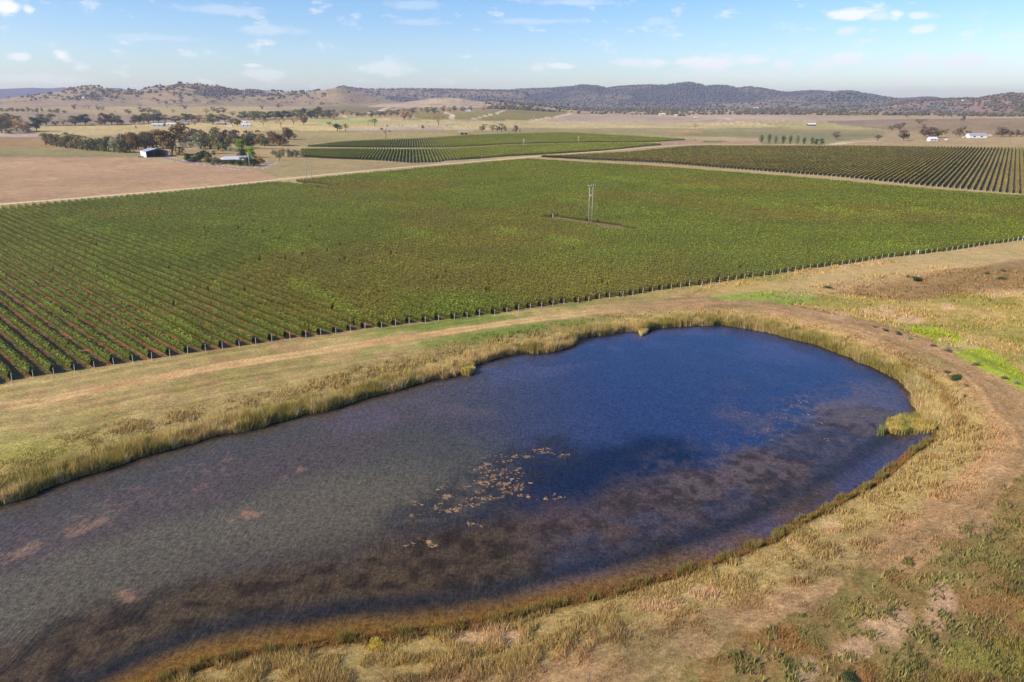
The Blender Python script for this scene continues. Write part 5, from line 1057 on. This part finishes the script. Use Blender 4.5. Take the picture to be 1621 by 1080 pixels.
# farmhouse
q = P(366, 258.5); fh = thing('farmhouse', 'low farmhouse with pale grey iron roof and brick walls among garden trees', 'house', (q[0] - 9, q[1] + 2, gz(q[0], q[1])), radians(-62))
def block(root, w, l, eave, rise, wall, roof, off, rot=0):
    tmp = MB()
    def T2(x, y): return off[0] + x * cos(rot) - y * sin(rot), off[1] + x * sin(rot) + y * cos(rot)
    def bx(mb, pts): mb.add([(*T2(a, b), c) for a, b, c in pts], [(0,3,2,1),(4,5,6,7),(0,1,5,4),(1,2,6,5),(2,3,7,6),(3,0,4,7)])
    m1 = MB(); bx(m1, [(-w/2,0,0),(w/2,0,0),(w/2,l,0),(-w/2,l,0),(-w/2,0,eave),(w/2,0,eave),(w/2,l,eave),(-w/2,l,eave)]); link('wall', m1.mesh('wall', wall), root)
    m2 = MB(); o = .7; e = eave - .05; hr = min(w/2, 3.5)
    m2.add([(*T2(a, b), c) for a, b, c in [(-w/2-o,-o,e),(w/2+o,-o,e),(w/2+o,l+o,e),(-w/2-o,l+o,e),(0,hr,e+rise),(0,l-hr,e+rise)]], [(0,1,4),(1,2,5,4),(2,3,5),(3,0,4,5),(3,2,1,0)]); link('roof', m2.mesh('roof', roof), root)
    for xx in (-w/2 - .03, w/2 + .03):
        for yy_ in np.arange(2.5, l - 1.5, 3.6):
            m3 = MB(); bx(m3, [(xx-.04,yy_,.9),(xx+.04,yy_,.9),(xx+.04,yy_+1.4,.9),(xx-.04,yy_+1.4,.9),(xx-.04,yy_,2.1),(xx+.04,yy_,2.1),(xx+.04,yy_+1.4,2.1),(xx-.04,yy_+1.4,2.1)]); link('window', m3.mesh('window', MW['window_glass']), root)
block(fh, 9, 25, 2.9, 2.3, MW['brick_wall'], MW['pale_roof'], (0, 0), 0)
block(fh, 7.5, 13, 2.9, 1.9, MW['brick_wall'], MW['pale_roof'], (4.6, 15), radians(-60))
# open machinery shed above small vineyard
q = P(737, 213.3); os_ = thing('open_shed', 'open machinery shed with flat pale roof on posts above the small vineyard', 'shed', (q[0], q[1], gz(q[0], q[1])), .05)
link('roof', MB().add([(-13,-4,4.6),(13,-4,5.6),(13,5,5.6),(-13,5,4.6),(-13,-4,4.35),(13,-4,5.35),(13,5,5.35),(-13,5,4.35)], [(0,1,2,3),(7,6,5,4),(0,4,5,1),(1,5,6,2),(2,6,7,3),(3,7,4,0)]).mesh('roof', MW['pale_roof']), os_)
for xx in (-12,-6,0,6,12):
    for y_ in (-3.6, 4.4): link('post', MB().box(xx-.15, y_-.15, 0, xx+.15, y_+.15, 4.5 + xx / 26).mesh('post', MW['timber_post']), os_)
link('machinery', MB().box(-8,-1,0.0,-3,2,2.2).box(-6.5,-.6,2.2,-4.2,1.5,3.1).box(-1.5,-1,0,2.5,2,2.8).mesh('machinery', MW['dark_inside']), os_)
def small_house(px, py, wpx, hpx, wall, roof, label, rz=0., name='farm_building', cat='building', deep=.55):
    q = P(px, py); x, y, r = q; w = wpx * r / F; h = hpx * r / F
    o = thing(name, label, cat, (x, y, gz(x, y) - .1), rz + pi / 2 )
    # ridge runs across the view: gable length = w
    o.location = (x + w / 2 * cos(rz), y + w / 2 * sin(rz), gz(x, y) - .1)
    gable(o, w * deep, w, h * .6, h * .4, wall, roof, .3)
    for i in range(2):
        link('window', MB().box(-w * deep / 2 - .06, w * (.25 + .4 * i), h * .2, -w * deep / 2 - .01, w * (.37 + .4 * i), h * .45).mesh('window', MW['window_glass']), o)
    return o
small_house(251, 200, 16, 4, MW['blue_sheet'], MW['pale_roof'], 'long pale blue building leftmost of the distant farm behind the windbreak')
small_house(272, 199, 13, 4, MW['cream_wall'], MW['pale_roof'], 'cream roofed building right of the pale blue one')
small_house(294, 197.5, 8, 3, MW['brick_wall'], MW['grey_roof'], 'small grey shed between belt trees near the cream building')
small_house(351, 197.5, 11, 3.6, MW['brick_wall'], MW['grey_roof'], 'grey roofed building half hidden by the belt trees')
small_house(364, 200.2, 7, 2.2, MW['white_sheet'], MW['pale_roof'], 'tiny white shed right of the grey roofed building')
small_house(390, 201, 13, 5, MW['white_sheet'], MW['pale_roof'], 'white house at the right end of the distant farm', .2)
small_house(386, 195, 8, 3, MW['white_sheet'], MW['pale_roof'], 'pale roof just behind the white house')
small_house(741, 177, 7, 3, MW['white_sheet'], MW['pale_roof'], 'white cottage by the far vineyard trees')
small_house(1048, 183, 9, 3.4, MW['cream_wall'], MW['pale_roof'], 'white roofed homestead among green trees on the plain')
small_house(1070, 184, 4, 2.6, MW['white_sheet'], MW['pale_roof'], 'small white block left of the long dark shed')
small_house(1078.5, 184, 12, 2, MW['brick_wall'], MW['dark_inside'], 'long low dark shed right of the homestead')
small_house(1102, 186, 5, 1.2, MW['white_sheet'], MW['pale_roof'], 'tiny white tank shed in front of the homestead plain')
small_house(1284, 199.4, 11, 3.6, MW['violet_shade'], MW['white_sheet'], 'hay shed with white roof and violet shaded side in open plain')  # violet wall colour paints in the shade on the side
small_house(1475.5, 223.5, 11, 5.4, MW['white_sheet'], MW['white_sheet'], 'bright white shed in front of brown gums at right', .12)
small_house(1498, 222, 3, 1.8, MW['white_sheet'], MW['white_sheet'], 'tiny white tank right of the bright white shed')
small_house(1545, 218.5, 22, 6, MW['white_sheet'], MW['grey_roof'], 'long grey roofed barn with pale walls near the right edge', -.05, deep=.4)
small_house(1527, 218.3, 5, 2, MW['cream_wall'], MW['grey_roof'], 'small cream lean-to left of the long barn')
small_house(1524, 160.2, 4, 1.6, MW['white_sheet'], MW['white_sheet'], 'tiny white building on the reddish right hill')
small_house(1197, 172.5, 7, 2, MW['white_sheet'], MW['pale_roof'], 'white shed at the foot of the dark range')
small_house(325, 163.4, 6, 1.8, MW['cream_wall'], MW['grey_roof'], 'tiny homestead under the round bald hill')
small_house(132, 155.5, 3, 1.6, MW['white_sheet'], MW['white_sheet'], 'tiny white building on the left bald hill')
q = P(215.5, 202); tr = thing('tractor', 'small red machine in the cream paddock behind the windbreak', 'tractor', (q[0], q[1], gz(q[0], q[1])), .3)
link('body', MB().box(-1.6,-.7,.6,1.6,.7,1.5).mesh('body', MW['red_paint']), tr); link('cab', MB().box(-1.4,-.7,1.5,0,.7,2.6).mesh('cab', MW['red_paint']), tr)
for xx, rr_ in ((-1, .8), (1.1, .5)):
    for y_ in (-.95, .75): link('wheel', MB().tube([(xx, y_, rr_),(xx, y_ + .25, rr_)], [rr_, rr_], 12).mesh('wheel', MW['tyre_rubber']), tr)
# power poles
def pole_mesh(h, r0, r1): return MB().tube([(0,0,-.3),(0,0,h*.5),(0,0,h)], [r0,(r0+r1)/2,r1], 8).mesh('pole', MW['pole_wood'], True)
def hframe(pxa, pya, pxb, pyb, top_y, label, thick=.17):
    a = P(pxa, pya); b = P(pxb, pyb); z = gz(a[0], a[1]); rx, ry, rz_ = ray(pxa, top_y); t = a[1] / ry; h = CAMH + rz_ * t - z
    o = thing('power_pole', label, 'power pole', (a[0], a[1], z)); dx, dy = b[0] - a[0], b[1] - a[1]; l = hypot(dx, dy); ux, uy = dx / l, dy / l
    link('pole', pole_mesh(h, thick * 1.15, thick), o); p2 = link('pole', pole_mesh(h * 1.01, thick * 1.15, thick), o, (dx, dy, gz(b[0], b[1]) - z))
    link('crossarm', MB().tube([(-ux * 1.1, -uy * 1.1, h - .5), (dx + ux * 1.4, dy + uy * 1.4, h - .5)], [thick * .55] * 2, 6).mesh('crossarm', MW['pole_wood']), o)
    link('switch_box', MB().box(.1, -.35, h * .72, .75, .35, h * .72 + .7).mesh('switch_box', MW['ceramic']), o)
    for k_ in (-.9, l * .5, l + 1.2): link('insulator', MB().tube([(ux * k_, uy * k_, h - .45), (ux * k_, uy * k_, h - .25), (ux * k_, uy * k_, h + .2)], [.05, .15, .12], 8).mesh('insulator', MW['ceramic']), o)
    return o
hframe(931.5, 354, 937, 353.2, 293.5, 'tall twin power pole standing in the clearing of the large vineyard', .15)
hframe(486.5, 292.5, 494.3, 290.5, 256.5, 'slender twin power pole at the back corner of the large vineyard', .13)
def pole(px, py, ty, label, thick=.17, arm=True, mat=None):
    a = P(px, py); z = gz(a[0], a[1]); rx, ry, rz_ = ray(px, ty); t = a[1] / ry; h = CAMH + rz_ * t - z
    o = thing('power_pole', label, 'power pole', (a[0], a[1], z)); link('pole', pole_mesh(h, thick * 1.15, thick), o)
    if arm:
        link('crossarm', MB().box(-1.3, -.08, h - .7, 1.3, .08, h - .5).mesh('crossarm', MW['pole_wood']), o)
        for k_ in (-1.1, 0, 1.1): link('insulator', MB().tube([(k_, 0, h - .5), (k_, 0, h - .15)], [.12, .1], 6).mesh('insulator', MW['ceramic']), o)
pole(829.5, 235.5, 219.5, 'pale power pole in the middle of the small far vineyard', .38)
pole(916, 226.3, 215.8, 'distant power pole on the gap in the small far vineyard', .3)
pole(844.5, 190, 183, 'tiny pale power pole at the edge of the green-brown far field', .5)
pole(395.3, 264.5, 243, 'greenish power pole in front of the farmhouse garden', .28)
pole(1263.5, 181, 176.5, 'faint pale mast in the far woodland belt', .9)
pole(272, 247.5, 236, 'short power pole right of the lean-to', .22)
pole(704, 251.8, 249.5, 'short white marker at the lower edge of the small vineyard', .3, False)
# marker posts
M_WPOST = mat_plain('white_paint_post', (235,232,226), .6, .05, 3.)
for px, py, hp, lb in ((982.5,468.5,6.5,'white marker post at the vineyard edge above the middle of the dam'),(1453,402.5,5.5,'white marker post at the vineyard edge near the right'),(875.2,345.2,6,'white marker post at the left end of the power pole clearing'),(762.5,251,3,'pale marker post where the small vineyard meets the road')):
    q = P(px, py); d_ = q[1] * CP + CAMH * SP; h = hp * d_ / F; o = thing('marker_post', lb, 'post', (q[0], q[1], gz(q[0], q[1])))
    link('post', MB().box(-.11,-.11,0,.11,.11,h).mesh('post', M_WPOST), o); link('cap', MB().add([(-.14,-.14,h),(.14,-.14,h),(.14,.14,h),(-.14,.14,h),(0,0,h+.15)], [(0,1,4),(1,2,4),(2,3,4),(3,0,4),(3,2,1,0)]).mesh('cap', M_WPOST), o)

# ------------------------------------------------------------------ haze
bb = (-9000, -300, -4.0, 13000, 12600, 420)
def vol():
    m, nt = newmat('haze_air'); v = N(nt, 'ShaderNodeVolumePrincipled'); v.inputs['Color'].default_value = (.74, .78, 1.0, 1); v.inputs['Density'].default_value = HAZE; v.inputs['Anisotropy'].default_value = .2
    out = N(nt, 'ShaderNodeOutputMaterial'); nt.links.new(v.outputs[0], out.inputs['Volume']); return m
HAZE = 6.8e-5
if HAZE > 0:
    link('haze', MB().box(-14000, -12600, -5, 14000, 12600, 262).mesh('haze', vol()), kind='stuff', label='thin pale air haze over the distant hills', category='haze')

# ------------------------------------------------------------------ sky, sun, camera
SUN_EL, SUN_AZ = 33.0, -112.0     # azimuth measured from +Y towards +X
sd_ = bpy.data.lights.new('sun', 'SUN'); sd_.energy = 4.3; sd_.angle = radians(.5); sd_.color = (1, .90, .75)
so = bpy.data.objects.new('sun', sd_); COL.objects.link(so); so.rotation_euler = (radians(90 - SUN_EL), 0, radians(180 - SUN_AZ) )
import mathutils
dvec = mathutils.Vector((sin(radians(SUN_AZ)) * cos(radians(SUN_EL)), cos(radians(SUN_AZ)) * cos(radians(SUN_EL)), sin(radians(SUN_EL))))
so.rotation_euler = dvec.to_track_quat('Z', 'Y').to_euler()
wd_ = bpy.data.worlds.new('World'); S.world = wd_; wd_.use_nodes = True; nt = wd_.node_tree; nt.nodes.clear(); L = nt.links.new
sky = N(nt, 'ShaderNodeTexSky'); sky.sky_type = 'NISHITA'; sky.sun_disc = False; sky.sun_elevation = radians(SUN_EL); sky.sun_rotation = radians(SUN_AZ); sky.altitude = 400; sky.air_density = 1.0; sky.dust_density = .6; sky.ozone_density = 2.2
bg = N(nt, 'ShaderNodeBackground'); bg.inputs['Strength'].default_value = .115
tc = N(nt, 'ShaderNodeTexCoord'); sx = N(nt, 'ShaderNodeSeparateXYZ'); L(tc.outputs['Generated'], sx.inputs[0])
def M2(op, a, b=None, c=None, clamp=False):
    n = N(nt, 'ShaderNodeMath', operation=op); n.use_clamp = clamp
    for i, v in enumerate((a, b, c)):
        if v is None: continue
        if isinstance(v, (int, float)): n.inputs[i].default_value = v
        else: L(v, n.inputs[i])
    return n.outputs[0]
azn = M2('ARCTAN2', sx.outputs[0], sx.outputs[1]); eln = M2('ARCSINE', sx.outputs[2])
cmb = N(nt, 'ShaderNodeCombineXYZ'); L(azn, cmb.inputs[0]); L(eln, cmb.inputs[1])
# noise-warped sky coordinates
mpn = N(nt, 'ShaderNodeMapping'); mpn.inputs['Scale'].default_value = (26, 60, 1); L(cmb.outputs[0], mpn.inputs[0])
cn = N(nt, 'ShaderNodeTexNoise'); cn.inputs['Scale'].default_value = 1.; cn.inputs['Detail'].default_value = 8; cn.inputs['Roughness'].default_value = .62; L(mpn.outputs[0], cn.inputs['Vector'])
CL = [(8,12,26,12,1.0),(47,17,12,8,.95),(31,90,20,7,.75),(98,88,17,9,1.0),(340,15,70,8,.28),(430,48,60,7,.3),(420,118,40,10,.45),(402,104,16,4,.7),(610,110,56,11,.5),(572,108,9,4,.6),(650,7,50,8,.25),(660,36,40,5,.22),(850,34,70,5,.25),(900,3,60,6,.35),(850,107,12,8,.5),(890,105,24,5,.75),(1000,99,24,8,.55),(1042,99,24,7,.7),(1125,98,70,12,.85),(1040,34,26,6,.22),(1345,24,32,11,.95),(1390,27,24,7,.5),(1342,48,22,8,.5),(1420,25,16,9,.9),(1450,25,24,7,.7),(1462,45,24,8,.7),(1243,103,20,9,.8),(1300,106,26,10,.65),(1340,95,36,12,.8),(1400,104,30,9,.4),(1450,98,30,14,.75),(1525,97,44,14,.8),(1590,102,36,12,.4),(1560,120,120,10,.3),(1200,118,160,9,.25),(60,125,120,8,.3),(250,60,90,5,.18)]
acc = None
for (a0, b0, ra, rb, st) in CL:
    a, b, c = ray(a0, b0); az0 = atan2(a, b); el0 = math.asin(c / math.sqrt(a*a+b*b+c*c)); sa = F / ra * 1.12 * (1 + ((a0 - 810) / 1080) ** 2) ; sb = F / rb
    sa = F / ra * (1 + ((a0 - 810) / 1080) ** 2) ; sb = F / rb * math.sqrt(1 + ((a0 - 810) / 1080) ** 2)
    v = N(nt, 'ShaderNodeVectorMath', operation='MULTIPLY_ADD'); L(cmb.outputs[0], v.inputs[0]); v.inputs[1].default_value = (sa, sb, 0); v.inputs[2].default_value = (-az0 * sa, -el0 * sb, 0)
    ln = N(nt, 'ShaderNodeVectorMath', operation='LENGTH'); L(v.outputs[0], ln.inputs[0])
    e = M2('MULTIPLY_ADD', ln.outputs['Value'], -.85, 1.05)                  # 1.05 in the centre, 0.2 at the rim
    e = M2('MULTIPLY', M2('MAXIMUM', e, 0), 1.0)
    e = M2('MULTIPLY_ADD', cn.outputs['Fac'], 2.6, M2('MULTIPLY_ADD', e, 1.25, -1.48))
    e = M2('MULTIPLY', M2('MULTIPLY', e, 1.6, clamp=True), st)
    acc = e if acc is None else M2('MAXIMUM', acc, e)
hs = N(nt, 'ShaderNodeHueSaturation'); hs.inputs['Saturation'].default_value = 1.3; hs.inputs['Value'].default_value = 1.0; L(sky.outputs[0], hs.inputs['Color'])
mx = N(nt, 'ShaderNodeMix', data_type='RGBA'); L(acc, mx.inputs['Factor']); tv = N(nt, 'ShaderNodeVectorMath', operation='MULTIPLY'); tv.inputs[1].default_value = (.93, .92, 1.05); L(hs.outputs[0], tv.inputs[0]); L(tv.outputs[0], mx.inputs['A']); mx.inputs['B'].default_value = (6.2, 6.3, 6.5, 1)
L(mx.outputs['Result'], bg.inputs['Color']); wo = N(nt, 'ShaderNodeOutputWorld'); L(bg.outputs[0], wo.inputs['Surface'])

cam = bpy.data.cameras.new('camera'); co = bpy.data.objects.new('camera', cam); COL.objects.link(co); co.location = (0, 0, CAMH); co.rotation_euler = (pi / 2 - PITCH, 0, 0)
cam.sensor_width = 36; cam.lens = 36 * F / W; cam.clip_start = .5; cam.clip_end = 60000; S.camera = co
S.view_settings.view_transform = 'Standard'; S.view_settings.look = 'None'; S.view_settings.gamma = 1; S.view_settings.exposure = 0.55
S.cycles.max_bounces = 6; S.cycles.volume_bounces = 0
